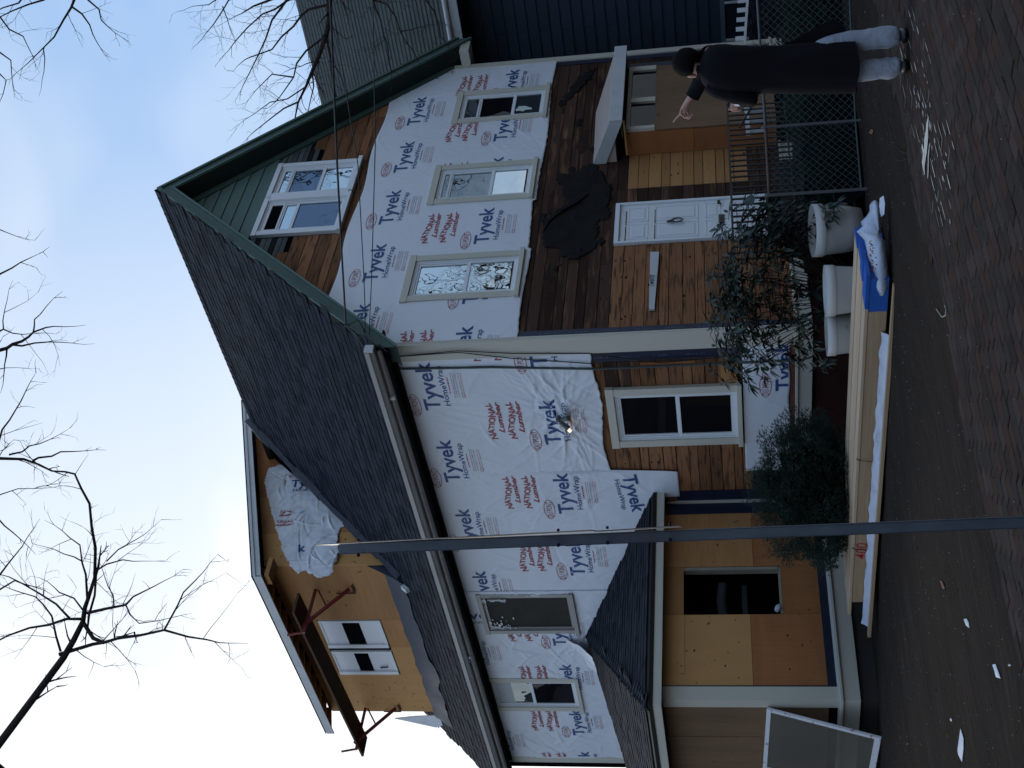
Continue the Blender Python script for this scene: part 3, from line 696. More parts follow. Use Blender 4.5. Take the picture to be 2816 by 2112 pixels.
for k_, (cx_, cw_, a_, b_) in enumerate(((1.75, 3.55, .14, .10), (2.0, 3.22, .10, .05), (3.55, 3.3, .12, .05), (3.75, 3.75, .09, .06), (2.6, 4.05, .16, .05), (1.45, 3.8, .08, .05), (4.3, 3.45, .07, .04), (5.1, 3.7, .10, .04))): felt([(cx_ + a_ * math.cos(t * .785) * (1 + .3 * math.sin(t * 5 + k_)), cw_ + b_ * math.sin(t * .785) * (1 + .3 * math.cos(t * 3 + k_))) for t in range(8)], 20 + k_)

rq = random.Random(6)
for k_ in range(9):      # ragged black residue left by the torn felt
    cx_, cw_ = rq.choice(((2.2, 3.6), (2.9, 3.9), (3.6, 3.5), (1.5, 3.3), (4.4, 3.6), (5.4, 3.9), (3.1, 3.15), (1.2, 3.9), (6.1, 3.5))) if k_ > 8 else ((2.2, 3.6), (3.0, 3.95), (3.7, 3.5), (1.5, 3.3), (4.6, 3.6), (5.5, 3.9), (3.05, 3.15), (1.1, 3.9), (6.2, 3.4))[k_]
    a_, b_ = rq.uniform(.15, .5), rq.uniform(.05, .16); pl_ = [(cx_ + a_ * math.cos(t * .5236) * rq.uniform(.5, 1.1), cw_ + b_ * math.sin(t * .5236) * rq.uniform(.5, 1.1)) for t in range(12)]
    m = MB(); m.add([(u_, -.0022 - .0004 * k_, w_) for u_, w_ in ragged(pl_, .008, .03, k_)], [list(range(len(ragged(pl_, .008, .03, k_))))]); m.build('felt_residue', M_resid, house, FG, fix=False)
# --- trims: corners, water table, tapes
boxo('corner_board', (-.045, -.045, .66), (-.0, .24, 6.05), M_cream, house, I4, .004)
boxo('corner_board', (0.002, -.045, .66), (.03, -.002, 6.05), M_cream, house, I4)
boxo('corner_board', (7.02, -.045, .66), (7.15, -.0, 5.98), M_cream, house, I4, .004)
boxo('flashing_tape', (.032, -.016, .66), (.16, -.008, 4.21), M_tape, house, FG)
boxo('flashing_tape', (6.90, -.016, .66), (7.02, -.008, 4.19), M_tape, house, FG)
boxo('flashing_tape', (-.42, -.016, 1.345), (-.24, -.008, 3.25), M_tape, house, FS)
def tape_text(F, u, w0, w1):
    m = MB(); r = random.Random(5); w = w0
    while w < w1:
        for q in range(8):
            if r.random() < .8: m.box((u, -.0185, w), (u + .028, -.0165, w + r.uniform(.012, .026)))
            w += .032
        w += .16
    m.build('tape_print', M_tapetx, house, F)
tape_text(FG, .085, .8, 4.1); tape_text(FS, -.36, 1.4, 3.2)
for a, b in ((-3.24, -3.14), (-3.14, -3.02)): pass
boxo('flashing_tape', (-3.265, -.018, .40), (-3.02, -.010, 2.34), M_tape, house, FS)
boxo('inside_corner_strip', (-3.262, -.05, .40), (-3.225, -.018, 2.36), M_cream, house, FS)
# water tables
def water(F, u0, u1, w0, w1, d=.05):
    o = boxo('water_table', (u0, -d, w0), (u1, .01, w1), M_cream, house, F, .004)
    boxo('drip_cap', (u0, -d - .03, w1), (u1, .0, w1 + .035), M_cream, house, F, .003)
water(FG, -.045, 7.15, .46, .64); water(FS, -3.25, .045, .46, .64)
boxo('sill_edge', (-3.2, -.02, .675), (-.1, -.004, .755), pmat('broken wood edge', (.20, .07, .05), .9, .1, var=.9, nscale=25, col2=(.04, .02, .018)), house, FS)
boxo('brown_offcut', (-.50, -.028, 1.95), (-.46, -.012, 2.65), M_plyr, house, FS)
# new pine patch near the ground floor window
boxo('pine_patch', (-.88, -.016, 1.40), (-.52, -.004, 1.62), M_boardn, house, FS)
# conduits and cables down the corner
m = MB(); m.tube([(.06, -.36, 6.0), (.05, -.36, 5.8), (.045, -.37, 5.2), (.04, -.50, 3.3), (.04, -.50, .64)][0:0] or [(-.30, -.055, 6.0), (-.36, -.05, 5.8), (-.40, -.05, 4.6), (-.51, -.05, 3.25), (-.51, -.05, .62), (-.45, -.05, .45)], .016, 8); m.build('service_cable', M_cablg, house, FS)
for dx in (.06, -.03):
    m = MB(); m.tube([(-.12, -.07, 5.95), (-.08 + dx * .3, -.07, 5.0), (-.22 + dx, -.06, 4.3), (-.35 + dx * 2, -.05, 3.3), (-.42 - dx * .5, -.05, 2.4), (-.40 + dx * .4, -.05, 1.2)], .007, 5); m.build('thin_cable', M_cable, house, FS)
# house number board
q = [gp(1500 + a * .27125, 400 + b * .27125) for a, b in ((1065, 1105), (1157, 1105))] + [gp(1500 + 1110 * .27125, 400 + 1659 * .27125)] + [gp(1801, 858), gp(1786, 858)] + [gp(1500 + 1052 * .27125, 400 + 1659 * .27125)]
m = MB(); m.prism(q, -.05, -.022); nb = m.build('number_board', M_wht2, house, FG, bevel=.002)
bm = fit_text('Twenty', .245, .085, shear=.45, offset=.004); me = bpy.data.meshes.new('lettering'); 
for v in bm.verts: v.co = Vector((v.co.x, 0, v.co.y))
bm.to_mesh(me); bm.free(); me.materials.append(M_black)
ub, wb = gp(1500 + 1108 * .27125, 400 + 1452 * .27125)
obj('lettering', me, nb, FG @ Matrix.Translation((ub, -.053, wb)) @ Matrix.Rotation(R(-3), 4, 'Y'))
# --- eaves, rakes, roof
RFL = lambda x, y, dz=0: Vector((x, y, 6.405 + SL * x + dz))
cosr = 1 / math.sqrt(1 + SL * SL); sinr = SL * cosr
roofpoly = [(-.37, -.34), (3.56, -.34), (3.56, 4.95), (.72, 5.80), (.98, 6.0), (.98, 10.6), (3.56, 10.6), (3.56, 11.3), (-.37, 11.3)]
nrm = Vector((-sinr, 0, cosr))
def deck(name, poly, zf, th, mat, parent=house):
    m = MB(); n = len(poly); vs = [(x, y, zf(x, y)) for x, y in poly] + [(x, y, zf(x, y) - th) for x, y in poly]
    fs = [list(range(n)), list(range(2 * n - 1, n - 1, -1))] + [(i, i + n, (i + 1) % n + n, (i + 1) % n) for i in range(n)]
    m.add(vs, fs); return m.build(name, mat, parent)
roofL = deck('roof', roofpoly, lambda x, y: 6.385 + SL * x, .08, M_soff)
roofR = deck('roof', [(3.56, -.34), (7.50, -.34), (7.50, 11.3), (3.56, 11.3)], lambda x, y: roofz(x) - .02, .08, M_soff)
# shingle prototypes: thin butt-ended tabs
def shingle_mesh(wd, ln, seed):
    m = MB(); t = .008 + .003 * (seed % 3)
    m.add([(-wd / 2, 0, t), (wd / 2, 0, t), (wd / 2, ln, .002), (-wd / 2, ln, .002), (-wd / 2, 0, 0), (wd / 2, 0, 0)], [(0, 1, 2, 3), (4, 0, 3), (1, 5, 2), (4, 5, 1, 0)])
    return m.mesh('shingle', M_shing)
SH = [shingle_mesh(.30, .16, 0), shingle_mesh(.20, .16, 1), shingle_mesh(.25, .155, 2), shingle_mesh(.15, .16, 1)]
SHW = [.30, .20, .25, .15]
def shingle_field(origin, ux, vy, ulen, vlen, ok, parent, nobj, expo=.13):
    """courses of tabs on the plane origin + u*ux + v*vy"""
    n = Vector(ux).cross(Vector(vy)).normalized(); ux = Vector(ux).normalized(); vy = Vector(vy).normalized(); pcs = []
    v = 0
    while v < vlen:
        u = -rnd.uniform(0, .2)
        while u < ulen:
            k = rnd.randrange(4); wd = SHW[k]; c = Vector(origin) + ux * (u + wd / 2) + vy * v
            if ok(c): pcs.append((c + n * rnd.uniform(0, .003), k, rnd.uniform(-.004, .004)))
            u += wd + .004
        v += expo
    pcs.sort(key=lambda p: (p[0] - CAM).length)
    rot = Matrix((ux, vy, n)).transposed().to_4x4()
    mm = MB(); 
    for i, (c, k, a) in enumerate(pcs):
        Mx = Matrix.Translation(c) @ rot @ Matrix.Rotation(a, 4, 'Z')
        if i < nobj: obj('shingle', SH[k], parent, Mx)
        else:
            me = SH[k]; mm.add([Mx @ vt.co for vt in me.vertices], [list(p.vertices) for p in me.polygons], rnd.randrange(3))
    if mm.v:
        o = mm.build('shingles', [M_shing, M_sh2, M_sh3], parent, fix=False, kind='stuff')
M_sh2 = pmat('asphalt shingle dark', (.018, .022, .029), .95, .08, var=.6, nscale=14, col2=(.014, .017, .022), fine=.5)
M_sh3 = pmat('asphalt shingle light', (.031, .037, .046), .95, .08, var=.6, nscale=14, col2=(.03, .036, .045), fine=.5)
shingle_field(RFL(-.38, 11.3, -.012), (0, -1, 0), (cosr, 0, sinr), 11.65, 5.78, lambda c: inside(roofpoly, c.x + .03, c.y), roofL, 190)
# ridge caps
m = MB()
for i in range(34):
    y = -.34 + i * .15
    if y > 4.8: break
    m.add([(3.56, y, 10.275), (3.46, y, 10.165), (3.46, y + .2, 10.150), (3.56, y + .2, 10.255), (3.66, y, 10.165), (3.66, y + .2, 10.15)], [(0, 1, 2, 3), (0, 3, 5, 4)])
m.build('ridge_caps', M_shing, house, fix=False)
# rake boards (front face at y=-.33), crown strip, soffit, frieze
def rake(sgn):
    ex = -.37 if sgn < 0 else 7.50
    def zz(x): return roofz(x)
    P = lambda x, dz: (x, zz(x) + dz)
    px = RIDGE[0]
    for nm, a, b, y0, y1, mt in (('rake_crown', -.03, -.105, -.385, -.33, M_green), ('rake_board', -.08, -.30, -.355, -.325, M_green), ('rake_bead', -.28, -.325, -.372, -.33, M_greens)):
        m = MB(); m.prism([P(ex, a), P(px, a), P(px, b), P(ex, b)], y0, y1); m.build(nm, mt, house)
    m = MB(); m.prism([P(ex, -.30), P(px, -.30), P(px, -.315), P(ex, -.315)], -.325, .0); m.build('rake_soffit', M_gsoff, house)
    m = MB(); ix = .0 if sgn < 0 else 7.13
    m.prism([P(ix, -.315), P(px, -.315), P(px, -.50), P(ix, -.50)] if sgn > 0 else [P(ix, -.315), P(px, -.315), P(px, -.46), P(ix, -.46)], -.04 if sgn > 0 else -.045, 0); m.build('frieze_board', M_green, house)
rake(-1); rake(1)
# left eave: soffit, frieze, fascia, gutter
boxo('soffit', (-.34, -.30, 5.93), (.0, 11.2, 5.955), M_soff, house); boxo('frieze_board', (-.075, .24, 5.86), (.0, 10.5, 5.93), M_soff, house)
boxo('fascia', (-.37, -.30, 5.93), (-.345, 11.25, 6.03), M_gray, house)
prof = [(-.372, 5.985), (-.372, 6.075), (-.380, 6.08), (-.385, 5.99), (-.47, 5.99), (-.485, 6.03), (-.500, 6.045), (-.500, 6.095), (-.512, 6.095), (-.512, 6.035), (-.495, 6.015), (-.475, 5.975), (-.385, 5.97)]
m = MB(); n = len(prof)
vs = [(x, y, z) for y in (-.36, 11.3) for x, z in prof]; m.add(vs, [list(range(n)), list(range(2 * n - 1, n - 1, -1))] + [(i, i + n, (i + 1) % n + n, (i + 1) % n) for i in range(n)])
gut = m.build('gutter', M_gray, house)
m = MB(); m.tube([(-.36, -.28, 5.95), (-.36, 11.2, 5.93)], .045, 10); m.build('eave_moulding', M_gray, house)
m = MB(); m.tube([(-.40, .55, 6.0), (-.40, .55, 5.90)], .035, 10); m.build('gutter_outlet', M_cream, gut)
m = MB(); m.box((-.44, 6.55, 5.93), (-.36, 6.60, 5.96)); m.box((-.44, 6.55, 5.96), (-.41, 6.72, 5.98)); m.build('gutter_hook', M_wht2, gut)
boxo('gutter_end', (-.50, -.39, 5.98), (-.38, -.36, 6.10), M_wht2, gut)
# right eave return at the low end of the right rake, cream underside
m = MB(); m.prism([(7.13, roofz(7.50) - .14), (7.46, roofz(7.5) - .14), (7.46, roofz(7.5) - .30), (7.13, roofz(7.5) - .30)], -.32, .3); m.build('eave_return', M_cream, house)
# membrane and flashing where the roof meets the dormer
def strip(pts, wdt, hgt, mat, name, wob=.0):
    m = MB()
    for i in range(len(pts) - 1):
        p, q = Vector(pts[i]), Vector(pts[i + 1]); m.beam(p, q + (q - p) * .02, wdt, hgt * (1 + .3 * math.sin(i * 1.7)))
    return m.build(name, mat, house)
mem = [RFL(3.60 - (3.60 - .66) * t / 12, 4.90 + (5.83 - 4.90) * t / 12, .05 + .012 * math.sin(t * 2.1)) for t in range(13)]
strip(mem, .16, .10, M_membr, 'roof_membrane')
m = MB()
for k in range(9):
    t = rnd.uniform(.03, .98); p = RFL(3.6 - 2.94 * t, 4.9 + .93 * t, .115); m.obox(p, (.10, -.03, .10), (.02, .04, 0), (0, 0, .012))
m.build('membrane_fold', M_flash, house)
m = MB(); yy = 6.0; pts = []
for i in range(24):
    pts.append((.98 - .02, yy + i * .2))
vs = []
for i, (x, y) in enumerate(pts):
    a = .10 + .10 * abs(noise.noise(Vector((y * 1.3, 0, 1)))) ; 
    for j in range(5):
        s = j / 4; xx = x - .05 - (.28 + .16 * noise.noise(Vector((y * 1.1, 5, 0)))) * s
        zz = 6.405 + SL * xx + .03 + .10 * (1 - s) + .05 * noise.noise(Vector((y * 3, s * 4, 2)))
        vs.append((xx, y, zz))
m.add(vs, [(i * 5 + j, (i + 1) * 5 + j, (i + 1) * 5 + j + 1, i * 5 + j + 1) for i in range(len(pts) - 1) for j in range(4)], 0, True); m.build('flashing', M_flash, house, fix=False)
p0 = RFL(.52, 5.95, .10); m = MB(); m.obox(p0, (.10, .02, .11), (0, .10, 0), (-.04, 0, .05)); m.build('flashing_corner', M_wht2, house)
m = MB(); a = [RFL(1.35, 5.93, .03), RFL(1.0, 5.93, .33), RFL(.62, 5.90, .06), RFL(.75, 5.85, .02)]; m.add([a[0], a[1], a[2], a[3]], [(0, 1, 2, 3)]); m.build('roof_membrane', M_membr, house, fix=False)

# --- dormer
YC = 5.90; XD = 1.01; DB = 6.95
dt = lambda x: 9.68 + .306 * (x - .55)
m = MB(); m.prism([(XD + .03, 6.6), (4.9, 6.6), (4.9, dt(4.9) - .12), (XD + .03, dt(XD) - .12)], YC + .03, 10.55); 
dorm = m.build('dormer', M_black, house)
def panel(F, poly, mat, d=(-.002, .02), name='plywood_panel', par=None):
    m = MB(); m.prism(poly, *d); return m.build(name, mat, par or dorm, F)
FC = frame((0, YC, 0)); FD = frame((XD, 0, 0), -math.pi / 2)
tp_ = lambda x: dt(x) - .14
panel(FC, [(XD, 6.9), (1.75, 6.9), (1.75, tp_(1.75)), (XD, tp_(XD))], M_plyl)
panel(FC, [(1.755, 7.2), (2.62, 8.0), (2.62, tp_(2.62)), (1.755, tp_(1.755))], M_ply, (-.003, .02))
panel(FC, [(2.625, 8.0), (4.85, 10.2), (4.85, tp_(4.85)), (2.625, tp_(2.625))], M_plyr)
# front wall panels around the pair of windows: u = -y
def dpan(u0, u1, w0, w1, mt): panel(FD, [(u0, w0), (u1, w0), (u1, w1), (u0, w1)], mt)
dpan(-7.50, -5.92, 6.9, 9.64, M_ply); dpan(-9.26, -7.505, 9.14, 9.64, M_ply); dpan(-8.37, -7.505, 6.9, 7.94, M_ply); dpan(-9.26, -8.375, 6.9, 7.94, M_plyl); dpan(-10.58, -9.265, 6.9, 9.64, M_plyl)
for (a, b) in ((-8.36, -7.53), (-9.24, -8.50)):
    m = MB(); t = .05
    m.box((a, -.03, 7.96), (a + .10, .05, 9.13)); m.box((b - t, -.012, 7.96), (b, .05, 9.13)); m.box((a + .10, -.012, 7.96), (b - t, .05, 8.0)); m.box((a + .10, -.012, 9.09), (b - t, .05, 9.13))
    wn_ = m.build('window', M_white, dorm, FD)
    boxo('pane', (a + .10, .0, 8.0), (b - t, .004, 9.09), M_white, wn_, FD)
    boxo('window_opening', (a + .10, -.006, 8.37 + (.06 if a < -9 else 0)), (b - t - .02, -.0008, 8.70), M_black, wn_, FD)
m = MB(); m.tube([(-9.02, -.02, 8.28), (-8.98, -.03, 8.12), (-9.05, -.02, 8.02)][:2], .014, 6); m.build('window_crank', M_iron, dorm, FD)
specks(FD, dorm, [(-10.5, -9.35, 7.3, 9.4), (-9.2, -8.4, 7.2, 7.85)], .20, .13, .013, 6, 'knots', -.0045, .05, .75)
specks(FD, dorm, [(-7.4, -6.1, 7.4, 9.4), (-8.3, -7.5, 7.2, 7.85)], .4, .3, .020, 7, 'knots', -.0045, .1, .5)
specks(FC, dorm, [(1.1, 3.2, 8.2, 9.5)], .3, .25, .018, 8, 'knots', -.0055, .1, .4)
# dormer roof slab, eave and rake fascia, rafter tails
m = MB(); m.prism([(.56, dt(.56)), (4.95, dt(4.95)), (4.95, dt(4.95) - .05), (.56, dt(.56) - .05)], 5.60, 10.62); dr2 = m.build('dormer_roof', M_plank, dorm)
m = MB()
y = 5.62; 
for i in range(18):
    a = 5.60 + i * .28; m.obox((.70, a + .14, dt(.70) + .012), (.34, 0, .104), (0, .27, 0), (-.003, 0, .012))
xq = .6
while xq < 4.9:
    m.obox((xq, 5.62, dt(xq) + .014), (.145, 0, .044), (0, .12, 0), (-.003, 0, .016)); xq += .15
m.build('shingle_edge', M_shing, dr2, fix=False)
m = MB(); m.prism([(.54, dt(.54) - .01), (4.95, dt(4.95) - .01), (4.95, dt(4.95) - .15), (.54, dt(.54) - .15)], 5.575, 5.60); m.build('rake_board', M_wht2, dorm)
m = MB(); m.prism([(.54, dt(.54) - .005), (4.95, dt(4.95) - .005), (4.95, dt(4.95) - .055), (.54, dt(.54) - .055)], 5.55, 5.577); m.build('rake_crown', M_wht2, dorm)
boxo('eave_board', (.535, 5.575, dt(.54) - .16), (.56, 10.64, dt(.54) - .005), M_wht2, dorm, I4, .003)
for i in range(12):
    y = 5.95 + i * .41
    m = MB(); m.prism([(.57, dt(.57) - .06), (1.02, dt(1.02) - .06), (1.02, dt(1.02) - .19), (.57, dt(.57) - .15)], y, y + .04); m.build('rafter_tail', M_boardn, dorm)
boxo('soffit_block', (.60, 5.62, 9.42), (.98, 5.88, 9.5), M_boardn, dorm)
# torn wrap on the dormer cheek
cpx = [(743, 1289), (765, 1284), (800, 1276), (835, 1310), (890, 1375), (952, 1440), (940, 1452), (932, 1465), (930, 1500), (935, 1530), (925, 1555), (915, 1580), (905, 1588), (885, 1594), (860, 1588), (845, 1575), (822, 1583), (800, 1560), (783, 1530), (765, 1470), (750, 1420), (740, 1380), (729, 1330), (735, 1305)]
cpl = [gp(x, y, YC) for x, y in cpx]
hc = lambda u, w: .03 + wrinkle(u * 1.5, w * 1.5, 55, .045) + .10 * max(0, 1 - abs((u - .8) ** 2 + (w - 8.6) ** 2) / .8) * .3
bm = bmesh.new(); us = [p[0] for p in cpl]; wsx = [p[1] for p in cpl]; a0, a1, b0, b1 = min(us), max(us), min(wsx), max(wsx); st = .016
vv = {}
for i in range(int((a1 - a0) / st) + 2):
    for j in range(int((b1 - b0) / st) + 2): vv[i, j] = bm.verts.new((a0 + i * st, -hc(a0 + i * st, b0 + j * st), b0 + j * st))
for (i, j) in list(vv):
    if (i + 1, j + 1) in vv:
        u, w = a0 + (i + .5) * st, b0 + (j + .5) * st
        if inside(cpl, u + .03 * noise.noise(Vector((u * 9, w * 9, 0))), w + .03 * noise.noise(Vector((u * 9, w * 9, 4)))): f = bm.faces.new((vv[i, j], vv[i + 1, j], vv[i + 1, j + 1], vv[i, j + 1])); f.smooth = True
bmesh.ops.delete(bm, geom=[v for v in bm.verts if not v.link_faces], context='VERTS')
me = bpy.data.meshes.new('torn_wrap'); bm.to_mesh(me); bm.free(); me.materials.append(M_wrapd)
tw = obj('torn_wrap', me, dorm, FC); sm_ = tw.modifiers.new('thickness', 'SOLIDIFY'); sm_.thickness = .002; sm_.offset = 1
def tw_print(cl, px, rot, sc, clip=None):
    u, w = gp(*px, YC); do_print(cl, FC, hc, .004, u, w, sc, rot=rot, clip=clip, parent=tw)
# the sheet hangs turned: its writing runs down the slope
tw_print([BIG[0], BIG[1], BIG[2], BIG[3]], (800, 1343), -1.53, .80)
for q_ in ((717, 1424), (722, 1453)): tw_print(REDC, q_, -1.54, .82, clip=[((0, 1), gp(768, 1425, YC)[1])])
tw_print([bm_data(fit_text('k', .14, .20, offset=.018), 0)], (822, 1522), -1.35, .9)
# curl of sheet hanging at the far end of the dormer
cp2 = [sp(x, y, XD) for x, y in ((1086, 1970), (1200, 1995), (1212, 1992), (1238, 1975), (1240, 1960), (1140, 1964))]
m = MB(); m.prism(cp2, -.05, -.035); m.build('loose_wrap', M_wrapd, dorm, FD)
# scaffold plank and brackets
pk = MB(); pk.obox((.40, 8.52, 8.98), (.42, 0, .12 * 0), (0, 4.75, -.10), (0, 0, .045)); pko = pk.build('scaffold_plank', M_plank, None, I4, bevel=.003)
tag(pko, 'dark wooden scaffold plank laid across two red brackets below the dormer eave', 'plank')
def bracket(y, label):
    b = empty('roof_bracket', (1.0, y, 8.6)); tag(b, label, 'scaffold bracket', 'red scaffold brackets on the dormer wall')
    Mx = frame((0, 0, 0))
    m = MB(); m.beam((.97, y, 8.28), (.22, y + .05, 9.0), .05, .05); m.build('brace', M_rsteel, b, Mx)
    m = MB(); m.beam((.97, y, 8.90), (.08, y + .05, 8.935), .045, .045); m.build('arm', M_rsteel, b, Mx)
    m = MB(); m.beam((.955, y, 8.85), (.60, y + .02, 8.62), .03, .03); m.build('strut', M_rsteel, b, Mx)
    m = MB(); m.beam((.10, y + .05, 8.93), (.04, y + .05, 9.22), .03, .03); m.build('guard_stub', M_rsteel, b, Mx)
    m = MB(); m.box((.965, y - .10, 8.20), (.985, y + .14, 8.23)); m.box((.965, y + .12, 8.20), (.985, y + .14, 8.55)); m.build('wall_plate', M_plank, b, Mx)
bracket(6.53, 'red steel scaffold bracket nearer the dormer corner, holding the plank'); bracket(10.40, 'red steel scaffold bracket at the far end of the dormer wall')

# --- wing on the left with hipped roof
WX = -3.28; WY = 3.27; FWf = frame((0, WY, 0)); FWs = frame((WX, 0, 0), -math.pi / 2)
wing = boxo('wing', (WX + .06, WY + .9, -.3), (-.02, 9.8, 2.5), M_black, house)
# shell (walls with a real opening)
def wpan(u0, u1, w0, w1, mt, F=FWf): return panel(F, [(u0, w0), (u1, w0), (u1, w1), (u0, w1)], mt, (.0, .03), par=wing)
wpan(-3.10, -1.985, 1.372, 2.52, M_plyl); wpan(-3.10, -1.985, .455, 1.367, M_plyr)
wpan(-1.98, -1.19, 2.245, 2.52, M_ply); wpan(-1.98, -1.19, .455, .95, M_plyr)
wpan(-1.185, -.02, 1.30, 2.52, M_ply); wpan(-1.185, -.02, .455, 1.295, M_plyr)
specks(FWf, wing, [(-3.05, -2.0, 1.45, 2.3)], .21, .17, .013, 9, 'knots', -.002, .05, .6)
specks(FWf, wing, [(-3.05, -.2, .5, 1.3)], .33, .27, .014, 10, 'knots', -.002, .09, .6)
specks(FWf, wing, [(-1.15, -.3, 1.4, 2.4)], .25, .3, .012, 11, 'knots', -.002, .06, .6)
specks(FWs, wing, [(-5.9, -3.5, .6, 2.3)], .5, .45, .013, 12, 'knots', -.002, .1, .5)
boxo('framing_strip', (-2.9, -.008, 2.235), (-1.99, .0, 2.30), M_plyl, wing, FWf)
m = MB(); m.box((WX + .05, WY + .03, -.1), (WX + .09, 9.8, 2.5)); m.box((WX + .09, WY + .03, .3), (-.06, WY + .9, .35)); m.box((WX + .09, WY + .03, 2.49), (-.06, WY + .9, 2.52)); m.build('inner_wall', M_black, wing)
# opening frame and things inside
m = MB(); m.box((-1.25, -.006, .96), (-1.20, .09, 2.24)); m.box((-1.97, -.006, .94), (-1.20, .09, .975)); m.build('opening_frame', M_frame, wing, FWf)
boxo('interior_stud', (-1.75, .45, .5), (-1.66, .5, 2.5), M_inter, wing, FWf); boxo('interior_rail', (-1.95, .40, 1.40), (-1.2, .44, 1.47), M_inter, wing, FWf)
m = MB(); m.tube([(-1.9, .5, 1.70), (-1.5, .4, 1.75), (-1.25, .3, 1.72)], .07, 10); m.build('duct', M_inter, wing, FWf)
m = MB(); m.tube([(-1.95, -.02, 1.03), (-1.90, -.03, 1.0), (-1.86, -.03, .985)], [.03, .045, .02], 8); m.build('rag', M_plastic, wing, FWf)
# left face of the wing
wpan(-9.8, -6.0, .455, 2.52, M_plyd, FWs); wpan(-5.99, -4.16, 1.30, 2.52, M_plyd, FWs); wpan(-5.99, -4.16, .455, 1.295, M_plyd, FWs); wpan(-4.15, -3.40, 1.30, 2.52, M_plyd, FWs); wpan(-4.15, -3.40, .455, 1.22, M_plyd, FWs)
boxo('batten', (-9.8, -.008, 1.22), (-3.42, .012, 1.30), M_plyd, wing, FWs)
m = MB(); m.box((WX - .03, WY - .03, .31), (WX + .17, WY + .01, 2.52)); m.box((WX - .03, WY + .01, .31), (WX + .01, WY + .13, 2.52)); m.build('corner_post', M_cream, wing, I4)
m = MB(); m.box((WX + .18, -.012 + WY, .33), (WX + 3.2, WY + .01, .455)); m.box((WX + .17, WY - .014, .33), (WX + .20, WY + .005, 2.52)); m.build('membrane_strip', M_membr, wing)
for nm, a, b, c in (('water_table', .075, .285, .035), ('drip_cap', .285, .32, .075)):
    m = MB(); m.box((WX - c, WY - c, a), (-.05, WY + .0, b)); m.box((WX - c, WY + .0, a), (WX, 9.8, b)); m.build(nm, M_cream, wing, I4, bevel=.003)
m = MB(); m.box((WX - .02, WY - .045, .32), (-.06, WY - .0, .345)); m.box((WX - .045, WY, .32), (WX, 9.8, .345)); m.build('ledge', M_wht2, wing)
m = MB(); m.box((WX + .02, WY + .02, -.5), (-.06, 9.78, .075)); m.build('foundation', M_conc, wing)
boxo('inside_corner_strip', (-.045, -.03, .34), (-.01, -.0, 2.5), M_cream, wing, FWf); boxo('flashing_tape', (-.24, -.012, .34), (-.045, -.002, 2.5), M_tape, wing, FWf)
# wing roof
AP = Vector((0, 6.56, 4.02)); EZ = 2.665; E1 = Vector((-3.54, 3.0, EZ)); E0 = Vector((.0, 3.0, EZ)); E2 = Vector((-3.54, 10.12, EZ)); E3 = Vector((0, 10.12, EZ))
m = MB(); lo = Vector((0, 0, -.05)); T = [AP, E0, E1, E2, E3]
m.add(T + [t + lo for t in T], [(0, 1, 2), (0, 2, 3), (0, 3, 4), (5, 7, 6), (5, 8, 7), (5, 9, 8), (1, 6, 7, 2), (2, 7, 8, 3), (3, 8, 9, 4)]); wroof = m.build('wing_roof', M_soff, wing)
m = MB(); m.box((-3.53, 3.01, 2.505), (-.02, 3.035, EZ - .005)); m.box((-3.53, 3.036, 2.505), (-3.505, 10.1, EZ - .005)); m.build('fascia', M_cream, wing, I4, bevel=.003)
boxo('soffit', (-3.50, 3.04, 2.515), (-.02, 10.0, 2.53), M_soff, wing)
sl1 = (AP - Vector((0, 3.0, EZ))); sl1n = sl1.normalized()
def ok1(c):
    t = (c.y - 3.0) / 3.56; return 0 <= t <= 1 and c.x > -3.54 * (1 - t) + .05 and c.x < -.02
shingle_field(Vector((-3.54, 3.0 - .02, EZ + .002)), (1, 0, 0), sl1n, 3.54, sl1.length, ok1, wroof, 110)
sl2 = (AP - Vector((-3.54, 6.56, EZ))); sl2n = sl2.normalized()
def ok2(c):
    t = (c.x + 3.54) / 3.54; return 0 <= t <= 1 and (3.0 + 3.56 * t + .05) < c.y < (10.12 - 3.56 * t)
shingle_field(Vector((-3.56, 10.12, EZ + .002)), (0, -1, 0), sl2n, 7.12, sl2.length, ok2, wroof, 0)
m = MB()
for i in range(34):
    t = i / 34; c = E1 + (AP - E1) * (t + .012); d = (AP - E1).normalized(); s = d.cross(Vector((0, 0, 1))).normalized()
    m.add([c + Vector((0, 0, .045)), c - s * .13 + Vector((0, 0, -.005)), c + s * .13 + Vector((0, 0, -.005)), c + d * .17 + Vector((0, 0, .02)), c + d * .17 - s * .13 + Vector((0, 0, -.02)), c + d * .17 + s * .13 + Vector((0, 0, -.02)), c + Vector((0, 0, .02))], [(0, 3, 4, 1), (0, 2, 5, 3), (0, 1, 6), (0, 6, 2)])
m.build('hip_caps', M_shing, wroof, fix=False)
# loose wrap lapping over the wing roof
m = MB(); vs = []; n = 40
for i in range(n + 1):
    y = 6.6 + (10.3 - 6.6) * i / n; z = 4.02 - (y - 6.56) * .385
    for j in range(6):
        s = j / 5; vs.append((-.04 - .20 * s - .06 * abs(noise.noise(Vector((y * 2.5, s * 2, 4)))), y, z + .30 * (1 - s) + .06 + .05 * noise.noise(Vector((y * 4, s * 3, 1)))))
m.add(vs, [(i * 6 + j, (i + 1) * 6 + j, (i + 1) * 6 + j + 1, i * 6 + j + 1) for i in range(n) for j in range(5)], 0, True); m.build('wrap_edge', M_wrap, house, fix=False)
boxo('far_corner_board', (-.04, 10.42, 3.0), (0, 10.62, 6.0), M_cream, house)

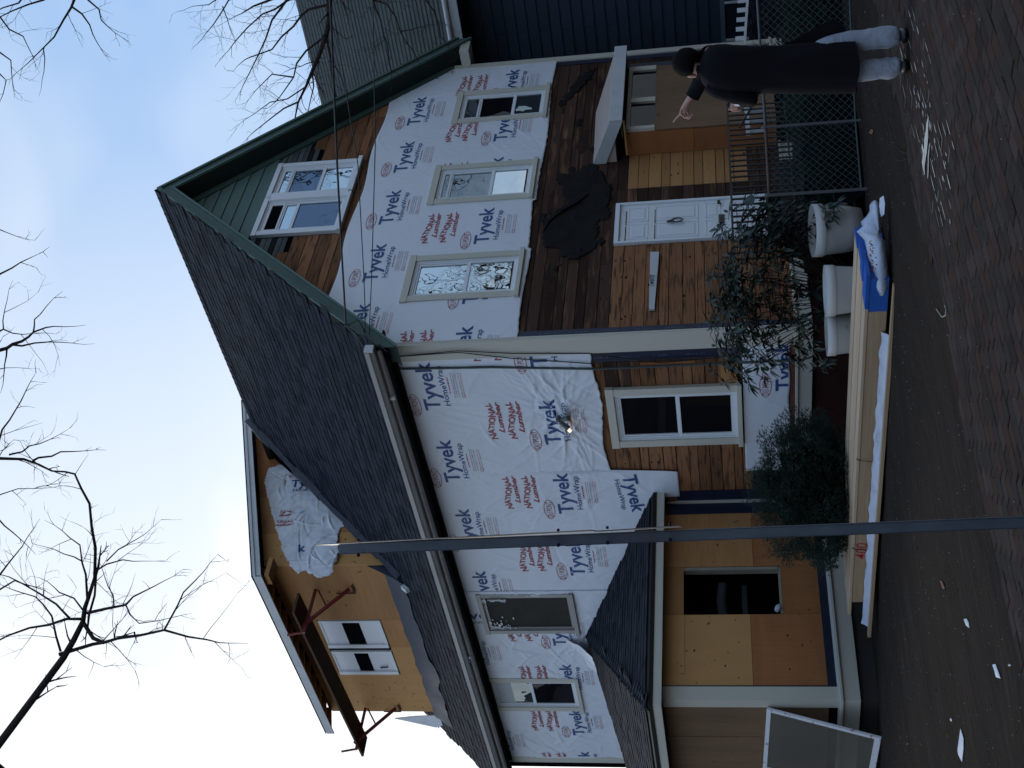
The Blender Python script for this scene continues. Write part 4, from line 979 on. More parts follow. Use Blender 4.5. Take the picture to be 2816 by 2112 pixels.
# --- bay beside the door with little hipped canopy
BX0, BX1, BY = 4.08, 6.02, -.40
bay = boxo('bay', (BX0 + .02, BY + .02, .5), (BX1 - .02, .0, 3.0), M_black, house)
FB = frame((0, BY, 0)); FBs = frame((BX0, 0, 0), -math.pi / 2)
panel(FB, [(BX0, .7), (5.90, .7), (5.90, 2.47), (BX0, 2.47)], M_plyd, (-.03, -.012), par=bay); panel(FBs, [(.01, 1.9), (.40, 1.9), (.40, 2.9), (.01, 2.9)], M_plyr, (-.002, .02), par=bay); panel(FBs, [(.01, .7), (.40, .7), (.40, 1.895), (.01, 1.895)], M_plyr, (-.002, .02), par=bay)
m = MB(); f = [(BX0 + .04, 2.84), (5.86, 2.84)]
m.box((BX0 + .02, -.05, 2.84), (5.90, .02, 2.90)); m.box((BX0 + .02, -.05, 2.47), (BX0 + .10, .02, 2.84)); m.box((5.78, -.05, 2.47), (5.90, .02, 2.84)); m.box((4.85, -.05, 2.47), (4.97, .02, 2.84)); m.build('window_frame', M_cream, bay, FB)
for a, b in ((BX0 + .10, 4.85), (4.97, 5.78)): boxo('pane', (a, -.01, 2.2), (b, .0, 2.84), G_dark, bay, FB)
boxo('tape', (5.91, -.02, 1.2), (6.05, -.005, 2.9), M_tape, bay, FB)
CE = 3.09; c0, c1, cy = 3.93, 6.05, -.72
m = MB(); T = [Vector((c0, cy, CE)), Vector((c1, cy, CE)), Vector((c1, -.002, CE)), Vector((c0, -.002, 3.40)), Vector((c0 + .05, -.002, 3.40)), Vector((c1 - .8, -.002, 3.40))]
can = MB(); can.add([(c0, cy, CE), (c1, cy, CE), (c1, -.01, CE), (c1 - .7, -.01, 3.45), (c0, -.01, 3.42), (c0, cy, CE - .03), (c1, cy, CE - .03), (c1, -.01, CE - .03), (c0, -.01, CE - .03)], [(0, 1, 3, 4), (1, 2, 3), (5, 8, 7, 6), (0, 5, 6, 1), (1, 6, 7, 2), (0, 4, 8, 5)])
cano = can.build('canopy', pmat('bare canopy boards', (.50, .40, .34), .7, .2, var=.3, nscale=2, nstretch=(.4, 3, 3), col2=(.38, .27, .21)), bay)
boxo('fascia', (c0 - .03, cy - .03, CE - .175), (c1 + .01, cy, CE + .02), M_wht2, cano, I4, .003)
m = MB(); m.prism([(cy, CE - .175), (-.01, CE + .135), (-.01, CE + .33), (cy, CE + .02)], c0 - .03, c0, axis='x'); m.build('rake_board', M_wht2, cano)
boxo('soffit', (c0, cy, CE - .16), (c1, -.41, CE - .14), M_plank, cano)
boxo('soffit_trim', (c0 + .02, cy + .03, CE - .2), (c0 + .06, -.1, CE - .175), M_boardn, cano)

# --- stoop with black iron railing
stoop = MB(); stoop.box((1.0, -1.25, -.2), (3.6, -.05, .50)); stoop.box((3.6, -1.25, -.2), (3.95, -.05, .30)); stoop.box((3.95, -1.25, -.2), (4.3, -.05, .10)); stoop.box((1.4, -.35, .5), (3.2, -.05, .72))
sto = stoop.build('stoop', M_stoop, None, I4, bevel=.01); tag(sto, 'low dark concrete stoop with steps in front of the white door', 'steps')
rl = empty('iron_railing', (0, -1.2, .45)); tag(rl, 'black iron balustrade of thin bars in front of the white door', 'railing')
m = MB(); m.box((-.1, -1.215, 1.385), (3.35, -1.185, 1.41)); m.build('top_rail', M_iron, rl)
m = MB(); m.box((-.1, -1.212, .62), (3.35, -1.188, .64)); m.build('bottom_rail', M_iron, rl)
x = -.08
while x < 3.35:
    if not (.35 < x < .5): boxo('baluster', (x, -1.211, .5), (x + .02, -1.191, 1.388), M_iron, rl)
    x += .121
m = MB(); m.tube([(3.33, -1.2, 1.40), (3.75, -1.5, 1.15), (4.1, -1.6, .9)], .016, 6); m.tube([(2.3, -1.5, 1.25), (3.3, -1.6, .85)], .014, 6); m.build('hand_rail', M_iron, rl)
wp = empty('white_step_rail', (3.2, -1.0, .5)); tag(wp, 'short white wooden rail with square posts beside the stoop', 'railing')
m = MB(); m.box((3.0, -.95, 1.10), (4.3, -.91, 1.16)); m.build('rail', M_wht2, wp)
for xx in (3.05, 3.3, 3.55, 4.2): boxo('post', (xx, -.96, .9), (xx + .06, -.90, 1.10), M_wht2, wp)

# ---------------------------------------------------------------- neighbouring blue house
NA = R(6); FN = frame((9.0, 0, 0), -math.pi / 2 + NA)     # u to the viewer's right, into the wall
nb_ = empty('blue_house', (9.0, 0, 0)); tag(nb_, 'dark blue clapboard house with grey roof and white eave behind the wrapped house', 'house')
m = MB(); m.box((-14, .02, -.3), (2.2, 7, 6.1)); m.build('wall', M_black, nb_, FN)
w = 1.44; k = 0
while w < 6.05:
    for (a, b) in ((-9, -4.2 + .9 * ((k * 7) % 3)), (-4.2 + .9 * ((k * 7) % 3), -.9 + .5 * (k % 2)), (-.9 + .5 * (k % 2), 2.2)):
        mm = MB(); mm.add([(a, -.028, w), (b - .004, -.028, w), (b - .004, -.006, w + .21), (a, -.006, w + .21), (a, .03, w), (b - .004, .03, w), (b - .004, .03, w + .21), (a, .03, w + .21)], [(0, 1, 2, 3), (4, 7, 6, 5), (0, 4, 5, 1), (3, 2, 6, 7), (0, 3, 7, 4), (1, 5, 6, 2)])
        mm.build('clapboard', M_blue, nb_, FN)
    w += .205; k += 1
boxo('skirt_board', (-9, -.04, 1.36), (2.2, .02, 1.44), pmat('slate blue trim', (.09, .12, .15), .6, .3), nb_, FN)
boxo('basement', (-9, .0, -.2), (2.2, .1, 1.36), pmat('basement wall', (.012, .018, .03), .7, .2), nb_, FN)
for u in (-.9, -.2, .5, 1.2, 1.9): boxo('porch_post', (u, -.06, .95), (u + .035, -.02, 1.36), M_wht2, nb_, FN)
boxo('soffit', (-14, -.55, 6.02), (2.5, .02, 6.06), pmat('blue soffit', (.03, .045, .07), .7, .2), nb_, FN)
boxo('fascia', (-14, -.60, 6.03), (2.5, -.56, 6.26), M_wht2, nb_, FN)
m = MB(); m.tube([(-14, -.62, 6.24), (2.5, -.62, 6.24)], .05, 8); m.build('gutter', M_wht2, nb_, FN)
m = MB(); m.add([(-14, -.62, 6.27), (2.5, -.62, 6.27), (2.5, 3.6, 10.4), (-14, 3.6, 10.4), (-14, -.62, 6.2), (2.5, -.62, 6.2), (2.5, 3.6, 10.3), (-14, 3.6, 10.3)], [(0, 1, 2, 3), (4, 7, 6, 5), (0, 4, 5, 1), (1, 5, 6, 2), (3, 2, 6, 7)]); nroof = m.build('roof', M_roofn, nb_, FN)
m = MB()
for i in range(40):
    t0 = i / 40; y0 = -.62 + 4.22 * t0; z0 = 6.27 + 4.13 * t0
    u = -8.0 - rnd.random() * .3
    while u < 2.2:
        l = rnd.uniform(.22, .34); h = .010 + rnd.uniform(0, .008)
        m.add([(u, y0, z0 + .012 + h), (u + l, y0, z0 + .012 + h), (u + l, y0 + .11, z0 + .112), (u, y0 + .11, z0 + .112), (u, y0, z0), (u + l, y0, z0)], [(0, 1, 2, 3), (4, 5, 1, 0)], rnd.randrange(2)); u += l + .006
m.build('roof_shingles', [M_roofn, pmat('old grey shingle dark', (.06, .072, .072), .9, .15, var=.8, nscale=2, col2=(.04, .05, .05))], nroof, FN, fix=False, kind='stuff')
# white picket edge in front of the neighbour's basement
pf = empty('white_fence', (4.0, -3.0, 0)); tag(pf, 'low white picket fence in front of the blue house', 'fence')
for i in range(6):
    p = dp(2040 - 1.6 * i, 2 + 26 * i, 15.5); q = Vector((p.x, p.y, 0)); boxo('picket', (-.026, -.010, p.z - .06), (.026, .010, p.z + .05), M_wht2, pf, frame((p.x, p.y, 0), -.8))
pa, pb = dp(2046, -60, 15.5), dp(2034, 120, 15.5)
m = MB(); m.beam((pa.x, pa.y, pa.z - .06), (pb.x, pb.y, pb.z - .06), .02, .03); m.build('rail', M_wht2, pf)
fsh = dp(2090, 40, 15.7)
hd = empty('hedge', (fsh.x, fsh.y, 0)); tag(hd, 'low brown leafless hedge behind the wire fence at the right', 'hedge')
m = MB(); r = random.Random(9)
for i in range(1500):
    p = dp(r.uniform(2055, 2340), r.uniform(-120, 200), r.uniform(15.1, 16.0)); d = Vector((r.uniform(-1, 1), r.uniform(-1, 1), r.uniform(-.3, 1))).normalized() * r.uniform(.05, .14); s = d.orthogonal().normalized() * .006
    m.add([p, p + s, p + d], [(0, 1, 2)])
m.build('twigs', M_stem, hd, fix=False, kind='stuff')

# ---------------------------------------------------------------- white house far behind at the left
fb = empty('white_house', (-6.0, 26, 0)); tag(fb, 'distant white clapboard house seen past the far end of the wrapped wall', 'house')
FF = frame((0, 24, 0))
m = MB(); m.prism([(-14, -.5), (3, -.5), (3, 5.6), (-5.5, 9.6), (-14, 5.6)], 0, 8); m.build('wall', M_wht2, fb, FF)
w = 1.0
mm = MB()
while w < 6.4: mm.box((-13, -.02, w), (2.9, 0, w + .11)); w += .13
mm.build('clapboards', M_wht2, fb, FF, kind='stuff')
m = MB(); m.prism([(-15, 5.3), (-5.5, 9.8), (4, 5.3), (4, 5.6), (-5.5, 10.1), (-15, 5.6)], -.4, 8.4); m.build('roof', M_roofn, fb, FF)
for u in (-11, -7.5, -3.5): 
    wf = boxo('window', (u, -.06, 3.2), (u + 1.1, .0, 4.9), M_white, fb, FF); boxo('pane', (u + .1, -.07, 3.3), (u + 1.0, -.061, 4.8), G_dark, wf, FF)

# ---------------------------------------------------------------- street sign post seen from behind
post = empty('sign_post', (-8.60, -6.50, 0)); tag(post, 'grey metal street sign post with two signs seen edge on', 'sign post')
pt = dp(932, 1510, 5.43); pbm = dp(2816, 1437, 5.0)
base = Vector((pbm.x, pbm.y, -.1)); axis = (pt - pbm); 
base = pbm + axis * ((-.1 - pbm.z) / axis.z)
vd = Vector((ZF.x, ZF.y, 0)).normalized(); sd_ = Vector((vd.y, -vd.x, 0))
hw = .0225
m = MB()
A = axis.normalized()
for o_, a_, b_ in ((0, sd_ * .045, vd * .004), (-.021, sd_ * .004, vd * .022), (.021, sd_ * .004, vd * .022)):
    c0_ = (base + pt) / 2 + sd_ * o_ + (vd * .009 if o_ else Vector((0, 0, 0))); m.obox(c0_, a_, b_, pt - base)
# holes are real notches of dark metal set proud
m.build('post', M_galv, post)
L_ = (pt - base).length
for i in range(0):
    c_ = base + A * (.4 + i * .075); m = MB()
def plate(x0, x1, nm):
    # plate hangs on the right side of the post, its face nearly along the line of sight
    ya, yb = 1508 - (x0 - 880) * .049, 1508 - (x1 - 880) * .049
    p = dp(x0, ya - 9, 5.43 - (x0 - 932) / 1884 * .43); q = dp(x1, yb - 12, 5.43 - (x1 - 932) / 1884 * .43)
    pv = Vector((CAM.x - (p.x + q.x) / 2, CAM.y - (p.y + q.y) / 2, 0)).normalized()
    ang = R(.9); dirp = Vector((pv.x * math.cos(ang) - pv.y * math.sin(ang), pv.x * math.sin(ang) + pv.y * math.cos(ang), 0))
    m = MB(); nrm_ = Vector((-dirp.y, dirp.x, 0)); m.obox((p + q) / 2, dirp * .24, nrm_ * .003, q - p); return m.build(nm, M_signb, post, bevel=0)
plate(890, 1636, 'sign_plate'); plate(1641, 1872, 'sign_plate')
for xb_ in (985, 1535, 1670, 1842):
    yc = 1508 - (xb_ - 880) * .049 + 2; p = dp(xb_, yc - 24, 5.40 - (xb_ - 932) / 1884 * .43); q = dp(xb_, yc + 26, 5.40 - (xb_ - 932) / 1884 * .43)
    m = MB(); m.tube([p + (q - p) * .8, q], .005, 6); m.tube([p, p + (q - p) * .14], .006, 6); m.tube([q - (q - p) * .14, q - (q - p) * .04], .009, 6); m.build('bolt', M_iron, post)

# ---------------------------------------------------------------- chain link fence
fen = empty('chain_link_fence', (-.55, -2.53, 0)); tag(fen, 'dark chain link fence with grey posts and rusty top rail beside the stoop', 'fence')
FPTS = [Vector((-.62, -2.50, 0)), Vector((.16, -2.86, 0)), Vector((1.30, -3.90, 0)), Vector((3.0, -6.6, 0))]
FH = [1.02, 1.02, 1.05, 1.08]
for i, p in enumerate(FPTS):
    m = MB(); m.tube([(p.x, p.y, -.2), (p.x, p.y, FH[i])], .017, 8); m.tube([(p.x, p.y, FH[i]), (p.x, p.y, FH[i] + .03)], [.024, .012], 8); m.build('fence_post', M_post, fen)
for i in range(3):
    a, b = FPTS[i], FPTS[i + 1]; d = (b - a); ln = d.length; d.normalize()
    m = MB(); m.tube([a + Vector((0, 0, FH[i] - .02)), b + Vector((0, 0, FH[i + 1] - .02))], .016, 8); m.build('top_rail', pmat('rusty rail', (.13, .085, .07), .7, .3, var=.8, nscale=12, col2=(.05, .03, .03)) if i == 0 else M_post, fen)
    m = MB(); m.tube([a + Vector((0, 0, .03)), b + Vector((0, 0, .03))], .010, 6); m.build('bottom_wire', M_wire, fen)
    m = MB(); h0, h1 = .03, 1.0; st_ = .085; s = -1.0
    while s < ln:
        for sg in (1, -1):
            p0 = s if sg > 0 else s; pts_ = []
            # wire zigzag approximated by straight runs of the diamond mesh
            aa = (s, h0) if sg > 0 else (s, h1); bb = (s + (h1 - h0), h1) if sg > 0 else (s + (h1 - h0), h0)
            t0 = max(0, -aa[0] / (h1 - h0)); t1 = min(1, (ln - aa[0]) / (h1 - h0))
            if t1 > t0:
                za = aa[1] + (bb[1] - aa[1]) * t0; zc = aa[1] + (bb[1] - aa[1]) * t1
                pA = a + d * (aa[0] + (h1 - h0) * t0) + Vector((0, 0, za)); pB = a + d * (aa[0] + (h1 - h0) * t1) + Vector((0, 0, zc)); m.tube([pA, pB], .0022, 4, cap=False, smooth=False)
        s += st_
    m.build('wire_mesh', M_wire, fen, fix=False, kind='stuff')
gate = None

M_ug = pmat('dark shade foliage', (.007, .015, .009), .8, .1, var=.6, nscale=3)  # near-black leaf mass added to carry the shade behind the fence
ug = empty('undergrowth', (.9, -2.3, 0)); tag(ug, 'near-black leafy undergrowth added as shade behind the chain link fence', 'undergrowth')
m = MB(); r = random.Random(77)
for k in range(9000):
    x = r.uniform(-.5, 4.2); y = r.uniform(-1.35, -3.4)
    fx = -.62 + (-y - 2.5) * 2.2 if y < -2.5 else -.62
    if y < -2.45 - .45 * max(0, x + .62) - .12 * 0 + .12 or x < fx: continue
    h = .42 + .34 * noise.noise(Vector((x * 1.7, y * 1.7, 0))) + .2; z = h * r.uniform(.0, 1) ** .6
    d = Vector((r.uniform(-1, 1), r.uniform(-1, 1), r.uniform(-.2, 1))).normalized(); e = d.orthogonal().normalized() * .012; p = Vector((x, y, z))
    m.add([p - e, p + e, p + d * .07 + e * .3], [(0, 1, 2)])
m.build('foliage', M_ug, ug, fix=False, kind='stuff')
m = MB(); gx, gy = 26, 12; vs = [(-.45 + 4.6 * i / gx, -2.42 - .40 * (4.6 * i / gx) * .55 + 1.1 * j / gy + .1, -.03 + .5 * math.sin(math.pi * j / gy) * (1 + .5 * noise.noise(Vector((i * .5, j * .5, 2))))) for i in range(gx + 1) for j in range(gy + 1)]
m.add(vs, [(i * (gy + 1) + j, (i + 1) * (gy + 1) + j, (i + 1) * (gy + 1) + j + 1, i * (gy + 1) + j + 1) for i in range(gx) for j in range(gy)], 0, True); m.build('undergrowth_shade_core', M_black, ug, fix=False)  # black mound stands in for the shade under the leaves

# ---------------------------------------------------------------- lumber pile
LB = [];  y0, y1 = -3.05, 2.25
r = random.Random(4)
def lum_board(x0, x1, z0, z1, ya, yb, mat, label, painted=.10, grp='pine boards stacked on the ground'):
    b = MB(); b.box((x0, ya + painted, z0), (x1, yb, z1)); o = b.build('lumber_board', mat, None, I4, bevel=.003)
    tag(o, label, 'lumber', grp)
    if painted:
        e = MB(); e.box((x0, ya, z0), (x1, ya + painted, z1)); e.build('painted_end', M_bluep, o, I4)
    return o
x = -2.74
tops = [(-2.74, -2.52), (-2.51, -2.30), (-2.29, -2.06), (-2.05, -1.80)]
nm = ['nearest to the street', 'second from the street', 'third from the street', 'nearest the house']
for i, (a, b) in enumerate(tops):
    lum_board(a, b - .006 * i, .175, .209 + (.0, .009, .003, .014)[i], y0 + r.uniform(-.02, .02) + i * .05, y1 - .1 * i, M_lumber, 'long pine board on top of the pile, ' + nm[i], (.42, .22, .12, .08)[i])
lum_board(-2.735, -2.60, .0, .171, y0 + .05, y1 - .25, M_lumber2, 'wide pine beam on edge in the pile front, with red number', .40)
for i, (a, b) in enumerate(((-2.59, -2.45), (-2.44, -2.27), (-2.26, -2.06), (-2.05, -1.82))):
    for z in (.0, .086): lum_board(a, b, z, z + .082, y0 + r.uniform(.02, .1), y1 - r.uniform(.2, .4), M_lumber, 'pine board in the %s layer of the pile, %s from the front' % ('bottom' if z == 0 else 'middle', ('second', 'third', 'fourth', 'fifth')[i]))
lum_board(-2.86, -2.80, -.06, -.02, -3.0, 2.55, M_lumber2, 'thin loose pine strip lying along the foot of the pile', painted=0)
# red crayon number on the pile front, read off as written on the board's side
bm = fit_text('400', .29, .13, offset=.004, shear=.12); me = bpy.data.meshes.new('crayon_number')
for v in bm.verts: v.co = Vector((v.co.x, 0, v.co.y))
bm.to_mesh(me); bm.free(); me.materials.append(M_redcr)
bb_ = [o for o in bpy.data.objects if o.get('label', '').startswith('wide pine beam')][0]
qn = on_plane(2388, 1537, (1, 0, 0), -2.7375)
obj('crayon_number', me, bb_, frame((-2.7375, qn.y, .035), -math.pi / 2))
for (px, py, l) in ((-2.745, -.55, .16), (-2.745, .95, .16), (-2.70, -2.6, .1)):
    m = MB(); m.tube([(px, py, .215), (px - .004, py + .03, .16), (px - .006, py + .05, .16 - l)], .004, 4); o = m.build('twig', M_iron, None); tag(o, 'thin dark twig caught on the edge of the lumber pile, %s' % ('near its middle', 'near its far left end', 'near its blue painted end')[[-.55, .95, -2.6].index(py)], 'twig')
# plastic sheet under and over the pile end
m = MB(); vs = []; n = 90
for i in range(n + 1):
    y = -2.35 + 4.75 * i / n
    for j in range(7):
        s = j / 6; bulge = .03 * noise.noise(Vector((y * 5, s * 3, 0)))
        x_ = -2.755 - .07 * s + bulge * .6; z_ = .045 - .10 * s
        vs.append((x_, y, z_ + .02 * noise.noise(Vector((y * 6, s * 2, 4)))))
m.add(vs, [(i * 7 + j, (i + 1) * 7 + j, (i + 1) * 7 + j + 1, i * 7 + j + 1) for i in range(n) for j in range(6)], 0, True)
o = m.build('plastic_sheet', M_plastic, None, fix=False); tag(o, 'pale plastic wrapping hanging loose along the foot of the lumber pile', 'plastic sheet')
# crumpled bag at the right end
def blobsheet(name, pxs, depth, mat, label, cat, thick=.05):
    pts_ = [dp(x, y, depth) for x, y in pxs]; c = sum(pts_, Vector()) / len(pts_)
    m = MB(); n = len(pts_); rings = []
    for k, s in enumerate((1.0, .8, .5, .2)):
        rings.append([c + (p - c) * s - ZF * (thick * (1 - s * s)) + Vector((0, 0, .02)) * noise.noise(p * 9 + Vector((k, 0, 0))) for p in pts_])
    back = [p + ZF * thick for p in pts_]
    allv = [v for rg in rings for v in rg] + back; fs = []
    for k in range(3): fs += [(k * n + i, k * n + (i + 1) % n, (k + 1) * n + (i + 1) % n, (k + 1) * n + i) for i in range(n)]
    fs.append([3 * n + i for i in range(n)]); fs += [(i, 4 * n + i, 4 * n + (i + 1) % n, (i + 1) % n) for i in range(n)]; fs.append([4 * n + i for i in range(n - 1, -1, -1)])
    m.add(allv, fs, 0, True); o = m.build(name, mat, None); tag(o, label, cat); return o
kz = lambda a, b: (2050 + a * .27125, 400 + b * .27125)
bag = blobsheet('plastic_bag', [kz(*p) for p in ((1290, 590), (1310, 555), (1345, 575), (1330, 640), (1335, 740), (1365, 850), (1370, 940), (1425, 980), (1440, 1120), (1450, 1300), (1440, 1420), (1400, 1520), (1330, 1420), (1310, 1260), (1270, 1100), (1240, 950), (1155, 860), (1215, 810), (1200, 760), (1260, 700), (1290, 650))], 11.75, M_plastic, 'crumpled white plastic bag draped over the blue painted end of the pile', 'plastic bag', .10)
prt = MB(); r = random.Random(8)
for k in range(22):
    x, y = kz(1262 + r.uniform(-8, 60) + k * .8, 970 + k * 14); p = dp(x, y, 11.62); s = .010
    prt.obox(p, XR * s * r.uniform(.8, 1.8), YD * s * r.uniform(.8, 1.8), ZF * .003, r.randrange(3))
prt.build('bag_print', [M_redcr, M_navy, pmat('yellow print', (.55, .42, .05), .5, .3)], bag, fix=False)

# ---------------------------------------------------------------- tubs behind the pile
def tub(px, py, depth, r0, h, label, tilt=0.0, old=None):
    p = dp(px, py, depth); z0 = p.z - h
    t = empty('planter_tub', (p.x, p.y, z0), 0); tag(t, label, 'planter', 'white planter tubs behind the lumber pile')
    Mx = frame((p.x, p.y, z0)) @ Matrix.Rotation(tilt, 4, Vector((sd_.x, sd_.y, 0)))
    m = MB(); n = 32; prof_ = [(r0 * .80, 0), (r0 * .9, h * .3), (r0 * .97, h * .75), (r0, h * .78), (r0 * 1.03, h * .80), (r0 * 1.03, h), (r0 * .97, h), (r0 * .95, h * .82)]
    vs = [(a * math.cos(6.2832 * i / n), a * math.sin(6.2832 * i / n), z) for a, z in prof_ for i in range(n)]; fs = [(k * n + i, k * n + (i + 1) % n, (k + 1) * n + (i + 1) % n, (k + 1) * n + i) for k in range(len(prof_) - 1) for i in range(n)]; fs.append(list(range(n - 1, -1, -1)))
    m.add(vs, fs, 0, True); m.build('tub', M_tub, t, Mx)
    m = MB(); m.add([(r0 * .95 * math.cos(6.2832 * i / n), r0 * .95 * math.sin(6.2832 * i / n), h * .84) for i in range(n)], [list(range(n))]); m.build('soil', M_soil, t, Mx, fix=False)
tub(2232, 636, 14.0, .285, .52, 'white tub nearest the fence, with leaves hanging over its front', .10)
tub(2268, 800, 13.6, .27, .48, 'middle white tub, directly behind the lumber pile'); tub(2272, 918, 13.9, .24, .46, 'leftmost white tub, with a dark smudge on its side')

# ---------------------------------------------------------------- shrubs
def leaf_mesh(l, wd, fold):
    m = MB(); n = 5; vs = [(0, 0, 0)]
    for i in range(1, n):
        t = i / n; ww = wd * math.sin(math.pi * t ** .8) * .5; z = -.18 * l * t * t
        vs += [(t * l, -ww, z + fold * ww), (t * l, 0, z), (t * l, ww, z + fold * ww)]
    vs.append((l, 0, -.18 * l)); fs = [(0, 1, 2), (0, 2, 3)]
    for i in range(n - 2):
        b = 1 + 3 * i; fs += [(b, b + 3, b + 4, b + 1), (b + 1, b + 4, b + 5, b + 2)]
    e = 1 + 3 * (n - 2); fs += [(e, len(vs) - 1, e + 1), (e + 1, len(vs) - 1, e + 2)]
    m.add(vs, fs, 0, True); return m.mesh('leaf', M_leaf)
LEAF = [leaf_mesh(.15, .042, .3), leaf_mesh(.12, .036, .4), leaf_mesh(.17, .045, .2)]
def rhodo(basep, tips, label, nobj, name='broadleaf_shrub'):
    t = empty(name, basep); tag(t, label, 'shrub'); Mx0 = I4
    st = MB(); r = random.Random(12); cnt = 0; extra = MB()
    b = Vector(basep)
    for (p, big) in tips:
        mid = b.lerp(p, .5) + Vector((r.uniform(-.1, .1), r.uniform(-.1, .1), -.05)); st.tube([b + Vector((r.uniform(-.05, .05), r.uniform(-.05, .05), 0)), mid, p], [.009, .006, .003], 4) if r.random() < .28 else None
        ax = (p - mid).normalized(); nl = r.randint(7, 11)
        for k in range(nl):
            an = 6.283 * k / nl + r.uniform(-.3, .3); e = ax.orthogonal().normalized(); f = ax.cross(e); out_ = (e * math.cos(an) + f * math.sin(an)); d = (out_ + ax * r.uniform(-.1, .7) + Vector((0, 0, -.25))).normalized()
            up_ = Vector((0, 0, 1)); sdv = d.cross(up_).normalized(); nn = sdv.cross(d)
            rot = Matrix((d, -sdv, nn)).transposed().to_4x4(); Mx = Matrix.Translation(p + d * .01) @ rot @ Matrix.Rotation(r.uniform(-.5, .5), 4, 'X') @ Matrix.Scale(r.uniform(.7, 1.08), 4)
            q = LEAF[r.randrange(3)]
            if cnt < nobj: obj('leaf', q, t, Mx)
            else: extra.add([Mx @ v.co for v in q.vertices], [list(f_.vertices) for f_ in q.polygons], 0, True)
            cnt += 1
    st.build('stems', M_stem, t, fix=False)
    if extra.v: extra.build('leaves', M_leaf, t, fix=False, kind='stuff')
r = random.Random(21); tips = []
for k in range(310):
    a = r.random(); 
    if a < .52: x, y = r.gauss(2035, 45), r.gauss(860, 95)
    elif a < .80: x, y = r.gauss(2110, 50), r.gauss(625, 45)
    else: x, y = r.uniform(2100, 2290), r.uniform(620, 1000)
    if x < 1950 or (y > 1060) or y < 530: continue
    tips.append((dp(x, y, r.uniform(13.9, 15.0)), 1))
for (x, y) in ((1955, 830), (1962, 900), (1985, 960), (2010, 1010), (2055, 1035), (2090, 1010), (2110, 985), (2060, 1055), (1950, 760), (2000, 740), (2045, 560), (2060, 590), (2075, 640), (2100, 1040), (2235, 960), (2265, 1000), (2250, 1010)): tips.append((dp(x, y, 14.1), 1))
tips.sort(key=lambda t: (t[0] - CAM).length)
bq = dp(2330, 800, 14.6); rhodo((bq.x, bq.y, -.05), tips, 'broad leaved evergreen shrub with open whorls in front of the cream corner post', 290)
tips = [(dp(x, y, 13.65), 1) for x, y in ((2290, 590), (2275, 575), (2268, 610), (2300, 560))]
bq = dp(2345, 560, 14.1); rhodo((bq.x, bq.y, .0), tips, 'small leafy sprig hanging over the white tub nearest the fence', 60, 'leafy_sprig')
# yew: dense dark needle clumps
yc_ = dp(2180, 1345, 15.2); ye = empty('yew_bush', (yc_.x, yc_.y, -.1)); tag(ye, 'dense dark green needle bush in the corner between the side wall and wing', 'shrub')
m = MB(); r = random.Random(31); lat = Vector((.69, -.72, 0)).normalized()
def yew_r(az, el):
    d = Vector((math.cos(az) * math.cos(el), math.sin(az) * math.cos(el), math.sin(el)))
    return d, 1 + .34 * noise.noise(d * 2.3) + .16 * noise.noise(d * 6 + Vector((3, 0, 0)))
for k in range(26000):
    az = r.uniform(0, 6.283); el = math.asin(r.uniform(-.95, 1)); d, f = yew_r(az, el); s = r.uniform(.80, 1.0) * f
    p = Vector((yc_.x + d.x * .86 * s, yc_.y + d.y * .92 * s, .62 + d.z * .68 * s))
    if p.x > -.12: continue
    dd = (d + Vector((r.uniform(-.6, .6), r.uniform(-.6, .6), r.uniform(-.1, .9)))).normalized()
    o1 = dd.orthogonal().normalized()
    for q in range(3):
        dn = (dd + Vector((r.uniform(-.7, .7), r.uniform(-.7, .7), r.uniform(-.7, .7)))).normalized() * r.uniform(.02, .048); sn = dn.orthogonal().normalized() * .0055
        m.add([p - sn, p + sn, p + dn], [(0, 1, 2)], 0)
m.build('foliage', M_yew, ye, fix=False, kind='stuff')
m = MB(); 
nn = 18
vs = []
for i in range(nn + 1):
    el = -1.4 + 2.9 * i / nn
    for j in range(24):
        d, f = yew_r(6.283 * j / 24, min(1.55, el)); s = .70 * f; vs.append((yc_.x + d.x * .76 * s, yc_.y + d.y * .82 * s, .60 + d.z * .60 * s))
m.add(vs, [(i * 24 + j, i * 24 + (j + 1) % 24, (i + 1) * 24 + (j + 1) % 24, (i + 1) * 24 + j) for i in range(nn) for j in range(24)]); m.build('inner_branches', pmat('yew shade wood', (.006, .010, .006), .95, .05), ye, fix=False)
m = MB(); m.tube([(yc_.x, yc_.y, -.2), (yc_.x, yc_.y, .4)], .06, 8); m.build('trunk', M_bark, ye)

# ---------------------------------------------------------------- leaning storm window
sw_top = (on_plane(2109, 1947, (1, 0, 0), -3.345)); bot = on_plane(2423.5, 2028, (0, 0, 1), -.13)
tl = on_plane(2098, 2110, (1, 0, 0), -3.345)
ux = (tl - sw_top); ux.z = ux.z; bl = bot + ux
st_ = empty('storm_window', (bot.x, bot.y, -.13)); tag(st_, 'old white storm window with chipped paint leaning on the wing', 'storm window')
def quadbar(p, q, inw, wdt=.055, th=.03):
    d = (q - p).normalized(); n_ = d.cross(inw).normalized(); m = MB(); m.obox((p + q) / 2 + inw * wdt / 2, q - p, inw * wdt, n_ * th); return m
e1 = (tl - sw_top).normalized(); e2 = (bot - sw_top).normalized()
bl = bot + (tl - sw_top)
quadbar(sw_top, tl, e2).build('top_rail', M_whitep, st_); quadbar(bot + e2 * 0, bl, -e2, .075).build('bottom_rail', M_whitep, st_)
quadbar(sw_top + e2 * .056, bot - e2 * .076, e1).build('stile', M_whitep, st_); quadbar(tl + e2 * .056, bl - e2 * .076, -e1).build('stile', M_whitep, st_)
m = MB(); M_pane = pmat('old dim glass', (.030, .031, .022), .25, .3, var=.5, nscale=3, col2=(.05, .05, .04))
